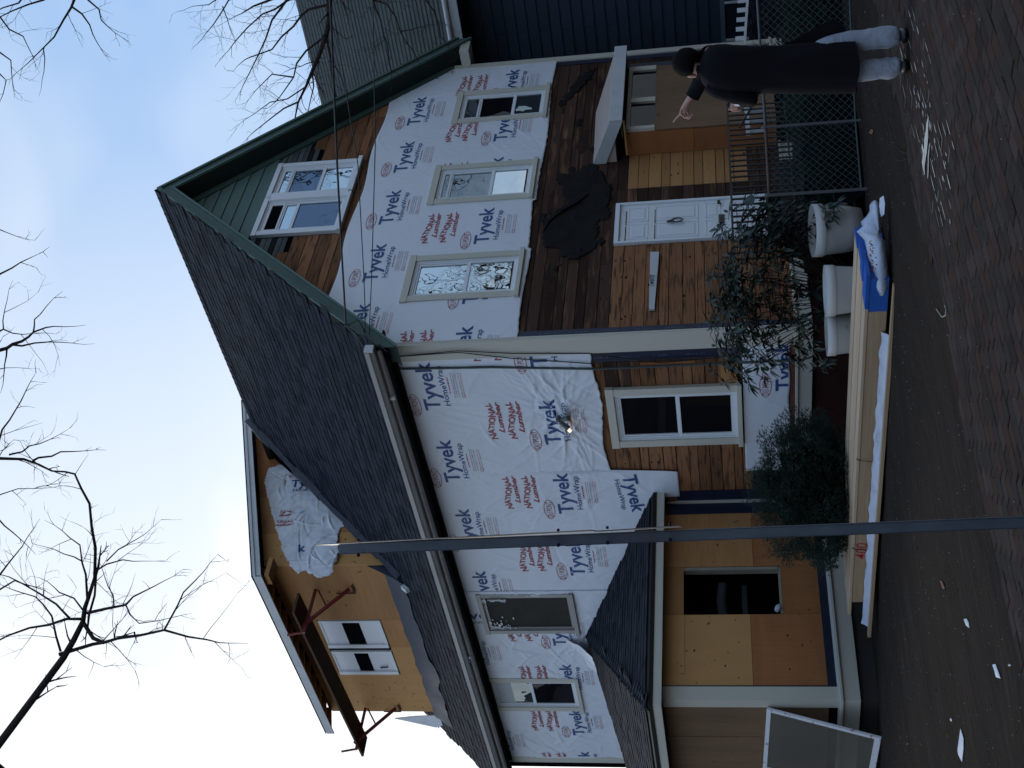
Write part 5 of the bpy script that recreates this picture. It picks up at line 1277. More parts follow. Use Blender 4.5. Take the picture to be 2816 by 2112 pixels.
M_pane.node_tree.nodes['Principled BSDF'].inputs['Alpha'].default_value = .55
m.add([sw_top + (e1 + e2) * .05, tl + (-e1 + e2) * .05, bl - (e1 + e2) * .05, bot + (e1 - e2) * .05], [(0, 1, 2, 3)]); g = m.build('pane', M_pane, st_, fix=False)
sm_ = g.modifiers.new('thickness', 'SOLIDIFY'); sm_.thickness = .004

# ---------------------------------------------------------------- person in a black coat, pointing at the house
PB = Vector((-2.9, -5.43, ground_z(-2.9, -5.43) - .0)); PR = Vector((.5, -.866, 0)); PFd = Vector((.866, .5, 0)); ks = .00285
def P(x, y, f=0.0):  # photo pixel -> point on the person's upright plane, f metres away from the viewer
    return PB + PR * ((150 - y) * ks) + PFd * f + Vector((0, 0, (2500 - x) * ks))
per = empty('person', PB); tag(per, 'person in long black coat and pale jeans, back turned, pointing at the house', 'person')
def skin_obj(name, nodes, edges, mat, parent, sub=2):
    me = bpy.data.meshes.new(name); me.from_pydata([tuple(n[0]) for n in nodes], edges, []); o = bpy.data.objects.new(name, me); COL.objects.link(o)
    md = o.modifiers.new('skin', 'SKIN'); md.use_smooth_shade = True
    for i, n in enumerate(nodes):
        sv = me.skin_vertices[0].data[i]; rr = n[1]; sv.radius = rr if isinstance(rr, tuple) else (rr, rr); sv.use_root = (i == 0)
    ss = o.modifiers.new('sub', 'SUBSURF'); ss.levels = sub; ss.render_levels = sub
    dg = bpy.context.evaluated_depsgraph_get(); m2 = bpy.data.meshes.new_from_object(o.evaluated_get(dg)); bpy.data.objects.remove(o)
    m2.materials.clear(); m2.materials.append(mat)
    for p in m2.polygons: p.use_smooth = True
    if name == 'jeans':
        for v in m2.vertices:
            c_ = v.co; k_ = noise.noise(Vector((c_.x * 6, c_.y * 6, c_.z * 22))) + .6 * noise.noise(Vector((c_.x * 18, c_.y * 18, c_.z * 9))); v.co = c_ + v.normal * (.011 * k_ * (1.5 if c_.z < .3 else .6))
    return obj(name, m2, parent, I4)
nd = []; ed = []
def nadd(p, r_, par=None):
    nd.append((p, r_)); 
    if par is not None: ed.append((par, len(nd) - 1))
    return len(nd) - 1
pel = nadd(P(2190, 160), .07); tor = nadd(P(2080, 158), .07, pel); che = nadd(P(1985, 152), .08, tor); nek = nadd(P(1945, 148), .058, che); nk2 = nadd(P(1925, 146, .02), .055, nek)
hdc = nadd(P(1903, 140, .04), .082, nk2); hd2 = nadd(P(1885, 134, .03), .085, hdc); face = nadd(P(1912, 146, .09), .045, hdc)
for s, yy, ft in ((1, 108, .02), (-1, 188, -.02)):
    h = nadd(P(2225, (yy + 160) / 2), .06, pel); kn = nadd(P(2345, yy, .02), .045, h); an_ = nadd(P(2470, yy, 0), .032, kn)
# right arm: reaches forward and across, pointing to the left
sh = nadd(P(1965, 95, .02), .06, che); el_ = nadd(P(1950, 150, .33), .045, sh); wr = nadd(P(1893, 236, .42), .027, el_); pm = nadd(P(1878, 258, .43), .034, wr)
# left arm: elbow out, hand in front
sh2 = nadd(P(1965, 205, 0), .06, che); e2_ = nadd(P(2075, 235, -.02), .05, sh2); w2 = nadd(P(2030, 246, .22), .028, e2_); p2 = nadd(P(2024, 262, .24), .034, w2)
def finger(par, pts_, r0):
    k = par
    for i, p in enumerate(pts_): k = nadd(p, r0 * (1 - .14 * i), k)
finger(pm, [P(1866, 275, .44), P(1854, 286, .445), P(1843, 298, .45)], .0105)
finger(pm, [P(1872, 272, .455), P(1876, 285, .46), P(1886, 286, .45), P(1892, 280, .44)], .0105)
finger(pm, [P(1879, 272, .46), P(1884, 287, .465), P(1892, 290, .455), P(1898, 282, .44)], .0100)
finger(pm, [P(1886, 270, .455), P(1892, 281, .46), P(1899, 283, .45), P(1902, 276, .44)], .0090)
finger(pm, [P(1870, 262, .41), P(1867, 273, .405), P(1872, 280, .40)], .0110)
for i_, off in enumerate((-9, -3, 3, 9)): finger(p2, [P(2024 + off, 270, .25), P(2030 + off, 276, .26), P(2036 + off, 274, .25)], .009)
finger(p2, [P(2012, 265, .23), P(2009, 272, .225)], .009)
body = skin_obj('body', nd, ed, M_skin, per)
# ear, nose and cheek: extra shapes joined to the head
def ell(c, rx, ry, rz, ax=None, n=16, mat=M_skin, name='ear', par=per, fn=None, smooth=True):
    m = MB(); vs = []; h = n // 2; X, Y, Z = ax or (PR, PFd, Vector((0, 0, 1)))
    for i in range(h + 1):
        th = math.pi * i / h
        for j in range(n):
            ph = 6.2832 * j / n; v = Vector((math.sin(th) * math.cos(ph), math.sin(th) * math.sin(ph), math.cos(th))); s = fn(v) if fn else 1.0
            vs.append(Vector(c) + (X * v.x * rx + Y * v.y * ry + Z * v.z * rz) * s)
    m.add(vs, [(i * n + j, (i + 1) * n + j, (i + 1) * n + (j + 1) % n, i * n + (j + 1) % n) for i in range(h) for j in range(n)], 0, smooth); return m.build(name, mat, par, fix=True)
ell(P(1908, 165, .0), .014, .022, .036, name='ear')
ell(P(1914, 154, .07), .050, .06, .070, name='jaw'); ell(P(1903, 158, .175), .014, .020, .020, name='nose')
ell(P(1922, 156, .145), .018, .02, .010, name='mouth', mat=pmat('lips', (.35, .12, .10), .5, .3)); ell(P(1893, 162, .15), .010, .008, .008, name='eye', mat=M_white)
# hair: cap with rough edge
hc_ = P(1897, 126, .02)
def hfn(v):
    s = 1.0 + .05 * noise.noise(v * 5) + .03 * noise.noise(v * 14)
    if v.z < -.35 and v.x < .1: s *= 1 - .45 * min(1, (-.25 - v.z) * 1.6)
    return s
ell(hc_, .115, .122, .122, n=40, mat=M_hair, name='hair', fn=hfn)
# shoes
for yy in (104, 186):
    m = MB(); c = P(2494, yy, .06); 
    ell(P(2489, yy, .04), .062, .150, .046, mat=M_shoe, name='shoe')
# trousers
tr = []; te = []
def tadd(p, r_, par=None):
    tr.append((p, r_)); 
    if par is not None: te.append((par, len(tr) - 1))
    return len(tr) - 1
t0 = tadd(P(2235, 160), .10)
for yy, yk, yf in ((115, 108, 104), (188, 190, 186)):
    a_ = tadd(P(2270, yy + (8 if yy < 150 else 0)), .095, t0); b_ = tadd(P(2350, yk, .02), .100, a_); c_ = tadd(P(2400, yk, .01), .088, b_); d_ = tadd(P(2450, yf, .0), .090, c_); tadd(P(2484, yf, .0), .088, d_)
skin_obj('jeans', tr, te, M_denim, per)
# coat body as lofted rings + sleeves
m = MB(); rings = [(2362, 172, .205, .17), (2300, 172, .200, .165), (2230, 170, .195, .16), (2150, 168, .185, .155), (2085, 165, .185, .15), (2030, 160, .200, .15), (1985, 153, .205, .145), (1960, 150, .190, .125), (1945, 149, .135, .10), (1932, 148, .075, .075)]
n = 40; vs = []
for (x, y, a_, b_) in rings:
    for j in range(n):
        an = 6.2832 * j / n; w_ = 1 + .03 * math.sin(an * 5 + x * .01) * (1 if x > 2100 else .2)
        vs.append(P(x + (4 * math.sin(an * 3) if x > 2350 else 0), y) + PR * math.cos(an) * a_ * w_ + PFd * math.sin(an) * b_ * w_)
m.add(vs, [(k * n + j, k * n + (j + 1) % n, (k + 1) * n + (j + 1) % n, (k + 1) * n + j) for k in range(len(rings) - 1) for j in range(n)], 0, True)
def sleeve(pts_, rs_):
    # smooth path
    m.tube(pts_, rs_, 18, cap=True)
sleeve([P(1962, 112, .0), P(1958, 125, .14), P(1950, 150, .30), P(1925, 195, .38), P(1904, 226, .41)], [.085, .08, .07, .064, .062])
sleeve([P(1962, 190, 0), P(1985, 212, -.01), P(2030, 230, -.02), P(2072, 236, -.01), P(2070, 240, .08), P(2050, 245, .18)], [.085, .082, .075, .072, .066, .058])
# flying coat tail on the right
tail = [(2095, 128), (2160, 105), (2230, 75), (2304, 41), (2332, 70), (2338, 82), (2302, 98), (2300, 115), (2200, 130), (2120, 140)]
for sgn in (0,):
    fr_ = [P(x, y, .02) for x, y in tail]; bk_ = [P(x, y, .09 + .03 * math.sin(i)) for i, (x, y) in enumerate(tail)]; k_ = len(tail)
    m.add(fr_ + bk_, [list(range(k_)), list(range(2 * k_ - 1, k_ - 1, -1))] + [(i, i + k_, (i + 1) % k_ + k_, (i + 1) % k_) for i in range(k_)])
m.tube([P(1928, 128, .03), P(1932, 150, -.06), P(1928, 172, .03)], .024, 8)
cto = m.build('coat', M_coat, per)
bm = bmesh.new(); bm.from_mesh(cto.data); bmesh.ops.subdivide_edges(bm, edges=[e for e in bm.edges if e.calc_length() > .04], cuts=1, use_grid_fill=True); bm.normal_update()
for v in bm.verts: v.co += v.normal * (.018 * noise.noise(Vector((v.co.x * 7, v.co.y * 7, v.co.z * 2.2))) + .008 * noise.noise(v.co * 16))
bm.to_mesh(cto.data); bm.free()
m = MB(); m.tube([P(2048, 246, .19), P(2031, 247, .225)], [.048, .044], 14); m.build('cuff', M_cuff, per)
m = MB(); m.obox(P(2012, 242, .20), XR * .045, YD * .03, ZF * .01); m.build('paper', M_cuff, per)

# ---------------------------------------------------------------- bare trees
def tree(name, loc, label, limbs, trunk_pts, trunk_r, seed, tw=1.0, maxn=4000, hub=None):
    if hub is not None:
        hub = Vector(hub); ext_ = [([Vector(trunk_pts[-2]), Vector(trunk_pts[-2]).lerp(hub, .5) + Vector((0, 0, .2)), hub], trunk_r[-2] * .8, .05, .01)]
        for pts_, r0, r1, dn in limbs:      # boughs that come in from outside the view are joined to the tree
            d = Vector(pts_[0]) - CAM; z = d.dot(ZF); px = 1408 + FPX * d.dot(XR) / z; py = 1056 + FPX * d.dot(YD) / z
            if px < 5 or py < 5 or py > 2107: 
                w_ = random.Random(len(ext_)); q0 = Vector(pts_[0]); ext_.append(([hub] + [hub.lerp(q0, t) + Vector((w_.gauss(0, .12), w_.gauss(0, .12), w_.gauss(0, .12) + .35 * math.sin(3.14 * t) * w_.uniform(-.4, 1))) * (hub - q0).length * .12 for t in (.15, .3, .45, .6, .75, .88)] + [q0], max(r0 * 1.8, .022), r0, .01))
        limbs = limbs + ext_
    t = empty(name, loc); tag(t, label, 'tree')
    m = MB(); m.tube(trunk_pts, trunk_r, 12); m.build('trunk', M_bark, t, fix=False)
    r = random.Random(seed); cr = MB()
    tg = [0]
    def grow(p, d, ln, rad, lvl):
        if tg[0] > maxn: return
        tg[0] += 1; pts_ = [p]; k = max(3, int(ln / .09)) if lvl < 3 else 3; cur = Vector(d).normalized(); q = Vector(p)
        for i in range(k):
            cur = (cur + Vector((r.uniform(-1, 1), r.uniform(-1, 1), r.uniform(-1, 1))) * .20).normalized(); q = q + cur * (ln / k); pts_.append(q.copy())
            if lvl < 3 and r.random() < (.62 if lvl == 1 else .5):
                dd = (cur + Vector((r.uniform(-1, 1), r.uniform(-1, 1), r.uniform(-1, 1))).normalized() * .95).normalized(); grow(q, dd, ln * r.uniform(.35, .62), rad * .6, lvl + 1)
        cr.tube(pts_, [rad * (1 - .75 * i / k) for i in range(k + 1)], 4 if lvl > 1 else 5, cap=False, smooth=lvl < 2)
    for pts_, r0, r1, dens in limbs:
        k = len(pts_); rs_ = [r0 + (r1 - r0) * i / (k - 1) for i in range(k)]; cr.tube(pts_, rs_, 6, cap=False)
        tot = 0
        for i in range(k - 1):
            a, b = Vector(pts_[i]), Vector(pts_[i + 1]); L__ = (b - a).length; dist = rnd.uniform(.05, .2)
            while dist < L__ and dens > .05:
                p = a.lerp(b, dist / L__); d0 = (b - a).normalized(); side = d0.cross(Vector((r.uniform(-1, 1), r.uniform(-1, 1), r.uniform(-1, 1)))).normalized()
                grow(p, d0 * .7 + side, r.uniform(.18, .42) * tw, max(.0030, (r0 + (r1 - r0) * i / k) * .30), 1); dist += r.uniform(.7, 1.3) / dens
        if dens > .05: grow(Vector(pts_[-1]), (Vector(pts_[-1]) - Vector(pts_[-2])), .25 * tw, r1, 1)
    cr.build('crown', M_bark, t, fix=False)
def lim(pts_, ox, oy, k, d, dd=0.0, r0=.02, r1=.006, dens=3.0):
    if ox == 0 and d < 11: r0 *= .78; r1 *= .85
    n = len(pts_); return ([dp(ox + a * k, oy + b * k, d + dd * i / max(1, n - 1)) for i, (a, b) in enumerate(pts_)], r0, r1, dens)
K = .40687; D1 = 9.5
LL = [lim([(-100, 2450), (200, 2050), (430, 1740), (500, 1620), (560, 1500), (575, 1400), (600, 1330), (640, 1200)], 0, 1100, K, D1, 0, .042, .016, 2.6),
      lim([(640, 1200), (645, 1000), (620, 860), (605, 700), (550, 600), (505, 500), (440, 485), (350, 480), (260, 440)], 0, 1100, K, D1, .2, .018, .006, 2.8),
      lim([(-300, 400), (-100, 410), (0, 395), (160, 400), (260, 435)], 0, 1100, K, D1 + .2, .1, .022, .010, 2.6), lim([(220, 412), (260, 390), (350, 380), (410, 350), (500, 348)], 0, 1100, K, D1 + .2, .1, .012, .005, 2.6),
      lim([(60, 370), (150, 350), (200, 310), (270, 295)], 0, 1100, K, D1 + .2, .1, .010, .005),
      lim([(560, 1500), (630, 1610), (700, 1640), (800, 1610), (950, 1590), (1110, 1555), (1270, 1600), (1400, 1620), (1480, 1640)], 0, 1100, K, D1, -.4, .022, .005, 2.0),
      lim([(400, 1720), (630, 1650), (700, 1640)], 0, 1100, K, D1, 0, .02, .014, 2.0),
      lim([(1110, 1555), (1200, 1390), (1240, 1300), (1330, 1210)], 0, 1100, K, D1 - .3, -.1, .010, .005), lim([(590, 1440), (720, 1410), (850, 1385), (900, 1330), (1040, 1260)], 0, 1100, K, D1, -.2, .017, .005, 2.2),
      lim([(850, 1385), (880, 1450), (940, 1510), (1080, 1490)], 0, 1100, K, D1 - .15, 0, .009, .004), lim([(770, 1400), (765, 1320), (730, 1260)], 0, 1100, K, D1 - .1, 0, .008, .005),
      lim([(545, 1480), (450, 1480), (330, 1520), (200, 1540), (60, 1590), (-40, 1640)], 0, 1100, K, D1, .2, .016, .007, 2.4),
      lim([(470, 1475), (380, 1380), (270, 1310), (150, 1240), (60, 1195)], 0, 1100, K, D1, .2, .012, .005, 2.8), lim([(640, 1160), (720, 1110), (830, 1080), (900, 1090)], 0, 1100, K, D1, 0, .010, .004, 2.6),
      lim([(720, 1090), (800, 1010), (925, 940)], 0, 1100, K, D1, 0, .008, .004, 2.8), lim([(590, 1340), (580, 1180), (555, 1100), (540, 980), (470, 930)], 0, 1100, K, D1, .1, .014, .005, 3), lim([(555, 1090), (500, 1060), (430, 1040)], 0, 1100, K, D1, 0, .008, .005),
      lim([(410, 1700), (380, 1600), (350, 1460), (290, 1380), (240, 1330), (140, 1300)], 0, 1100, K, D1 + .3, 0, .014, .005, 2.8), lim([(560, 1420), (500, 1340), (400, 1300), (360, 1260)], 0, 1100, K, D1, .1, .010, .004), lim([(0, 1180), (60, 1100), (150, 990)], 0, 1100, K, D1, 0, .011, .005),
      lim([(-80, 1350), (0, 1280), (100, 1220), (150, 1240)], 0, 1100, K, D1, 0, .011, .006), lim([(-20, 320), (15, 200), (65, 135), (140, 10)], 0, 1100, K, D1, 0, .012, .006, 1.6), lim([(-40, 660), (0, 640), (120, 600), (240, 598)], 0, 1100, K, D1, 0, .008, .003),
      lim([(-40, 770), (30, 850), (80, 890)], 0, 1100, K, D1, 0, .009, .006, 1), lim([(1000, 1580), (900, 1590), (770, 1600), (760, 1500)], 0, 1100, K, D1 - .2, 0, .007, .003, 3), lim([(650, 1180), (640, 1320), (600, 1460)], 0, 1100, K, D1, 0, .012, .012, 3)]
K2 = .31646
LL += [lim([(-250, 1200), (-50, 1160), (60, 1130), (110, 1095), (190, 1070), (250, 1030), (290, 990), (400, 950), (470, 940)], 0, 600, K2, D1 + .4, 0, .022, .005, 1.6), lim([(290, 990), (298, 940), (300, 880), (350, 835)], 0, 600, K2, D1 + .4, 0, .010, .005, 1.5),
       lim([(110, 1100), (190, 1110), (300, 1085), (430, 1075), (540, 1078)], 0, 600, K2, D1 + .4, 0, .012, .004, 1.5), lim([(-80, 560), (0, 485), (60, 455), (100, 435)], 0, 600, K2, D1 + .4, 0, .012, .008, 1), lim([(-100, 1010), (0, 980), (30, 965), (110, 1000), (200, 1010)], 0, 600, K2, D1 + .4, 0, .012, .004, 1.6),
       lim([(30, 965), (25, 890), (40, 800)], 0, 600, K2, D1 + .4, 0, .008, .004, 1.6), lim([(60, 1130), (55, 1200), (40, 1270)], 0, 600, K2, D1 + .4, 0, .011, .006, 1.6), lim([(-90, 60), (0, 100), (60, 125)], 0, 600, K2, D1 + .4, 0, .008, .004, 1), lim([(-80, 1330), (0, 1310), (60, 1300)], 0, 600, K2, D1 + .4, 0, .008, .003, 2)]
tb = dp(1300, 2560, 9.5); jn = dp(-40, 2097, 9.5)
tree('bare_tree', (tb.x, tb.y, 0), 'large bare tree whose dark branches reach over the roof from the street side', LL, [(tb.x, tb.y, -.2), (tb.x, tb.y, 2.5), (tb.x + .1, tb.y, 5.0), dp(300, 2420, 9.5), jn], [.24, .2, .17, .12, .06], 5, 1.0, 9000, hub=dp(-650, 2000, 9.8))
K3 = .42495; D2 = 21.0; Z3 = lambda p, **k: lim(p, 0, 0, K3, k.pop('d', D2), k.pop('dd', 0), **k)
LR = [Z3([(2300, -330), (2180, -120), (2130, 0), (2130, 130), (2110, 230), (2060, 370), (2020, 460), (1980, 560), (1930, 660), (1910, 760)], r0=.07, r1=.012, dens=4.6),
      Z3([(2110, 230), (1980, 330), (1920, 410), (1900, 500), (1830, 600)], r0=.022, r1=.010, dens=4.0), Z3([(2110, 35), (2000, 60), (1950, 100), (1900, 170), (1820, 240), (1760, 320), (1620, 370)], r0=.025, r1=.010, dens=4.6),
      Z3([(2150, -60), (1950, -40), (1850, 10), (1780, 60), (1700, 90), (1600, 180), (1520, 270)], r0=.022, r1=.009, dens=4.8), Z3([(1850, 10), (1760, 130), (1720, 250), (1650, 400), (1590, 520)], r0=.022, r1=.008, dens=5.0), Z3([(2000, -60), (1800, -20), (1640, 40), (1560, 90)], r0=.03, r1=.008, dens=5.0),
      Z3([(1900, 500), (1760, 480), (1680, 560)], r0=.014, r1=.007, dens=4.8), Z3([(1930, 660), (1840, 700), (1760, 760), (1660, 840)], r0=.016, r1=.007, dens=4.6), Z3([(2020, 460), (2030, 560), (2000, 690)], r0=.016, r1=.008, dens=4.6), Z3([(1980, 560), (1860, 640), (1750, 660), (1640, 740)], r0=.014, r1=.006, dens=4.6),
      Z3([(2110, 230), (2140, 380), (2150, 520), (2190, 700)], r0=.025, r1=.01, dens=2.2), Z3([(1640, -60), (1480, 0), (1440, 70), (1380, 160), (1330, 220)], r0=.016, r1=.006, dens=4.6), Z3([(1440, 40), (1470, 120), (1490, 190)], r0=.010, r1=.006, dens=4.6), Z3([(1440, -30), (1350, 30), (1250, 40)], r0=.012, r1=.005, dens=4.6)]
K4 = .27125; Z4 = lambda p, **k: lim(p, 900, 0, K4, 20.0, 0, **k)
LR += [Z4([(440, -80), (470, 0), (490, 90), (540, 200), (570, 350), (610, 450), (630, 650)], r0=.016, r1=.010, dens=1.4), Z4([(490, 10), (600, 40), (700, 180), (740, 320), (800, 430), (860, 500)], r0=.014, r1=.008, dens=1.4), Z4([(980, -80), (1000, 0), (1080, 110), (1130, 250), (1150, 370), (1200, 430)], r0=.014, r1=.008, dens=1.4),
       Z4([(740, 320), (850, 300), (1000, 260)], r0=.010, r1=.005, dens=1.5), Z4([(20, 620), (100, 700), (160, 830)], r0=.012, r1=.006, dens=2)]
tb = dp(2100, -420, 21.0)
tree('bare_tree', (tb.x, tb.y, 0), 'bare tree with fine twigs between the two houses in front of the grey roof', LR, [(tb.x, tb.y, -.2), (tb.x, tb.y, 4), dp(1150, -250, 21), dp(2300 * K3, -330 * K3, 21)], [.28, .24, .17, .10], 6, 1.5, 14000, hub=dp(980, -420, 21))
Z5 = lambda p, **k: lim(p, 0, 0, K3, 16.0, 0, **k)
LT = [Z5([(520, -200), (480, 0), (460, 50), (410, 130), (350, 240), (280, 310), (190, 400)], r0=.022, r1=.006, dens=3.0), Z5([(280, 310), (290, 380), (285, 460)], r0=.009, r1=.005, dens=3), Z5([(460, 40), (530, 90), (580, 160), (600, 220), (620, 260)], r0=.014, r1=.006, dens=3),
      Z5([(540, -60), (570, 0), (640, 60), (655, 130), (705, 178)], r0=.014, r1=.006, dens=3), Z5([(400, -80), (280, 0), (180, 30), (80, 70), (0, 110)], r0=.016, r1=.007, dens=3.4), Z5([(-60, 60), (0, 110), (60, 190), (150, 235), (180, 300)], r0=.014, r1=.006, dens=3), Z5([(-60, 260), (0, 340), (70, 390), (75, 470)], r0=.013, r1=.006, dens=3.2),
      Z5([(-50, 420), (0, 480), (40, 520), (20, 610)], r0=.011, r1=.005, dens=3), Z5([(200, -80), (120, 20), (20, 50), (-60, 90)], r0=.014, r1=.006, dens=3.4)]
tb = dp(2250, -900, 16.0)
tree('bare_tree', (tb.x, tb.y, 0), 'bare tree whose thin twigs hang into the top right corner of the sky', LT, [(tb.x, tb.y, -.2), (tb.x, tb.y, 5), dp(700, -700, 16), dp(520 * K3, -200 * K3, 16)], [.25, .2, .12, .03], 8, 1.35, 5000, hub=dp(-280, -480, 16.4))

# ---------------------------------------------------------------- overhead wires to the house corner
def wire(pxs, ds, rad, label, mat=M_cable):
    m = MB(); pts_ = [dp(x, y, d) for (x, y), d in zip(pxs, ds)]
    m.tube(pts_, rad, 6); o = m.build('overhead_wire', mat, None, fix=False); tag(o, label, 'wire', 'service wires running to the house corner')
wire([(906, -60), (908, 0), (927, 450), (940, 700), (951, 893), (975, 915), (1004, 958)], [13, 13.1, 14.6, 15.6, 16.5, 16.5, 16.4], .013, 'thick topmost service wire crossing the attic window')
wire([(900, -60), (916, 35), (984, 450), (1000, 750), (1004, 850), (1004, 945)], [13, 13.4, 14.8, 15.8, 16.2, 16.5], .006, 'thin slanting service wire below the thick one'); wire([(1024, -60), (1025, 0), (1032, 400), (1022, 760), (1018, 850), (1014, 945)], [13, 13.2, 14.6, 15.8, 16.2, 16.5], .006, 'lowest thin service wire across the white wrap')
m = MB()
for px_, py_, s in ((954, 895, .04), (990, 925, .05), (1012, 955, .05)): p = dp(px_, py_, 16.45); m.obox(p, (s, 0, 0), (0, s, 0), (0, 0, s * 1.6))
m.build('wire_clamp', M_iron, house)
p = [dp(951, 893, 16.5), dp(965, 890, 16.4), dp(985, 880, 16.4), dp(1000, 905, 16.4), dp(1004, 930, 16.45)]; m = MB(); m.tube(p, .009, 6); m.tube([dp(951, 893, 16.5), dp(980, 920, 16.4), dp(1012, 955, 16.4)], .009, 6)
m.tube([dp(1020, 955, 16.3), dp(1045, 950, 16.2), dp(1065, 968, 16.2)], .008, 6); m.build('wire_loop', M_cable, house, fix=False)

# ---------------------------------------------------------------- litter and spills on the ground
def surfz(x, y): return max(gridz(x, y), ground_z(x, y) - .002 if -9 < y < -4.75 else -9)
def gpt(x, y, z=0.0):
    p = on_plane(x, y, (0, 0, 1), z)
    for _ in range(4): p = on_plane(x, y, (0, 0, 1), surfz(p.x, p.y) + z)
    return p
def scrap(pxs, mat, label, cat='litter', h=.012, grp='scraps lying on the ground', name='paper_scrap'):
    pts_ = [gpt(x, y, .006) for x, y in pxs]; n = len(pts_); c = sum(pts_, Vector()) / n + Vector((0, 0, h)); m = MB()
    m.add(pts_ + [p + Vector((0, 0, .003)) for p in pts_] + [c], [(i, (i + 1) % n, n + (i + 1) % n, n + i) for i in range(n)] + [(n + i, n + (i + 1) % n, 2 * n) for i in range(n)], 0, False)
    o = m.build(name, mat, None); tag(o, label, cat, grp)
scrap([(2420, 545), (2430, 538), (2434, 560), (2432, 590), (2424, 596), (2419, 580)], M_wrap, 'white torn strip beside the tied end of the plastic bag', h=.03)
scrap([(2651, 1703), (2658, 1701), (2664, 1712), (2666, 1727), (2658, 1720)], M_wrap, 'small white scrap on the mud, uppermost of the left group')
scrap([(2730, 1828), (2738, 1826), (2746, 1848), (2752, 1866), (2740, 1862), (2736, 1845)], M_wrap, 'crumpled white scrap with dark centre near the bottom edge')
scrap([(2642, 2004), (2650, 2030), (2650, 2060), (2646, 2095), (2636, 2075), (2634, 2062)], M_wrap, 'long white torn strip on the mud below the storm window')
scrap([(2614, 1975), (2617, 1976), (2618, 1983), (2616, 1984)], M_wrap, 'tiny white chip above the long torn strip'); scrap([(2775, 1826), (2781, 1829), (2776, 1833)], M_wrap, 'tiny white chip beside the crumpled scrap')
scrap([(2390, 365), (2396, 355), (2402, 358), (2398, 370)], M_leafd, 'dry brown leaf on the ground below the wire fence', 'leaf', name='dry_leaf')
scrap([(2585, 1595), (2592, 1600), (2599, 1618), (2594, 1620)], M_leafd, 'pale dry sliver on the mud near the post foot', 'leaf', name='dry_leaf')
scrap([(2352, 455), (2362, 455), (2364, 470), (2355, 472)], pmat('red cup', (.22, .05, .05), .6, .3), 'dull red cup lying behind the wire fence', 'litter', .05, name='red_cup')
# grit, chips and pebbles trodden into the mud
deb = MB(); r = random.Random(99)
for k in range(9000):
    t = r.random() ** .6; dist = 3.5 + 12 * t; lt = r.uniform(-.55, .55) * dist; p = CAM + Vector((ZF.x, ZF.y, 0)).normalized() * dist + Vector((.69, -.72, 0)) * lt
    if p.x > -.3 and p.y > -.5: continue
    if p.y < -4.7 and r.random() < .6: continue
    z = surfz(p.x, p.y); a = r.uniform(.002, .009) * (1 + (r.random() < .02) * 1.2); an = r.uniform(0, 3.14); c, s_ = math.cos(an) * a, math.sin(an) * a; el = r.uniform(.25, 1)
    deb.add([(p.x + c, p.y + s_, z), (p.x - s_ * el, p.y + c * el, z), (p.x - c, p.y - s_, z), (p.x + s_ * el, p.y - c * el, z), (p.x, p.y, z + a * .7)], [(0, 1, 4), (1, 2, 4), (2, 3, 4), (3, 0, 4)], r.choice((0, 0, 0, 1, 1, 2, 3)) )
dbo = deb.build('grit', [pmat('pebble', (.06, .055, .05), .9, .2), pmat('dark clod', (.018, .014, .012), .95, .1), pmat('wood chip', (.16, .11, .07), .9, .1), pmat('pale chip', (.20, .20, .19), .9, .1)], None, fix=False); tag(dbo, 'grit, clods and small chips trodden into the mud', None, None, 'stuff')
# plaster streaks
sp_ = MB(); r = random.Random(14)
def gstrip(pts_, w0, mi=0, z=.006):
    q = [gpt(x, y, z) for x, y in pts_]; vs = []
    for i, p in enumerate(q):
        t = (q[min(i + 1, len(q) - 1)] - q[max(i - 1, 0)]).normalized(); s = t.cross(Vector((0, 0, 1))); ww = w0 * (math.sin(math.pi * (i + .3) / (len(q) - .4)) + .15) * r.uniform(.6, 1.3); vs += [p - s * ww, p + s * ww]
    sp_.add(vs, [(2 * i, 2 * i + 1, 2 * i + 3, 2 * i + 2) for i in range(len(q) - 1)], mi)
gstrip([(2552, 325), (2550, 345), (2549, 370), (2545, 400), (2543, 430), (2541, 455), (2542, 480)], .05)
gstrip([(2535, 400), (2540, 420), (2538, 450), (2540, 470)], .045, z=.008); gstrip([(2556, 395), (2553, 430), (2552, 470), (2551, 490)], .02, z=.008)
jy = -4.56 - .1045 / 2
while jy > -6.1:
    if -6.05 < jy < -5.0:
        cx = -3.9 + (jy + 5.5) * .8
        x = cx - r.uniform(.6, 1.25)
        while x < cx + 1.25:
            l = r.uniform(.04, .24)
            if r.random() < .62 - .35 * abs(jy + 5.55):
                z = ground_z(x, jy) + .001; wdt = r.uniform(.0012, .005); sp_.add([(x, jy - wdt, z), (x + l * .5, jy - wdt * 1.6, z + .001), (x + l, jy - wdt * .5, z), (x + l, jy + wdt * .5, z), (x + l * .5, jy + wdt * 1.4, z + .001), (x, jy + wdt, z)], [(0, 1, 4, 5), (1, 2, 3, 4)], 0 if r.random() < .6 else 1)
            x += l + r.uniform(.01, .12)
            if r.random() < .12 and x < cx + 1.1:
                z = ground_z(x, jy) + .001; sp_.add([(x, jy, z), (x + .009, jy, z), (x + .007, jy + .1, z), (x, jy + .1, z)], [(0, 1, 2, 3)], 1)
    jy -= .1045
for k in range(40):
    x, y = r.gauss(-4.0, .35), r.gauss(-5.5, .16); z = ground_z(x, y) + .0015; a = r.uniform(.006, .022); n = 7; sp_.add([(x + a * 2 * math.cos(6.283 * i / n) * r.uniform(.5, 1.1), y + a * math.sin(6.283 * i / n) * r.uniform(.5, 1.1), z) for i in range(n)], [list(range(n))], 1)
o = sp_.build('plaster_spill', [M_plaster, M_streak], None, fix=False); tag(o, 'pale plaster scraped in thin streaks across the ground behind the person', 'spill'); 
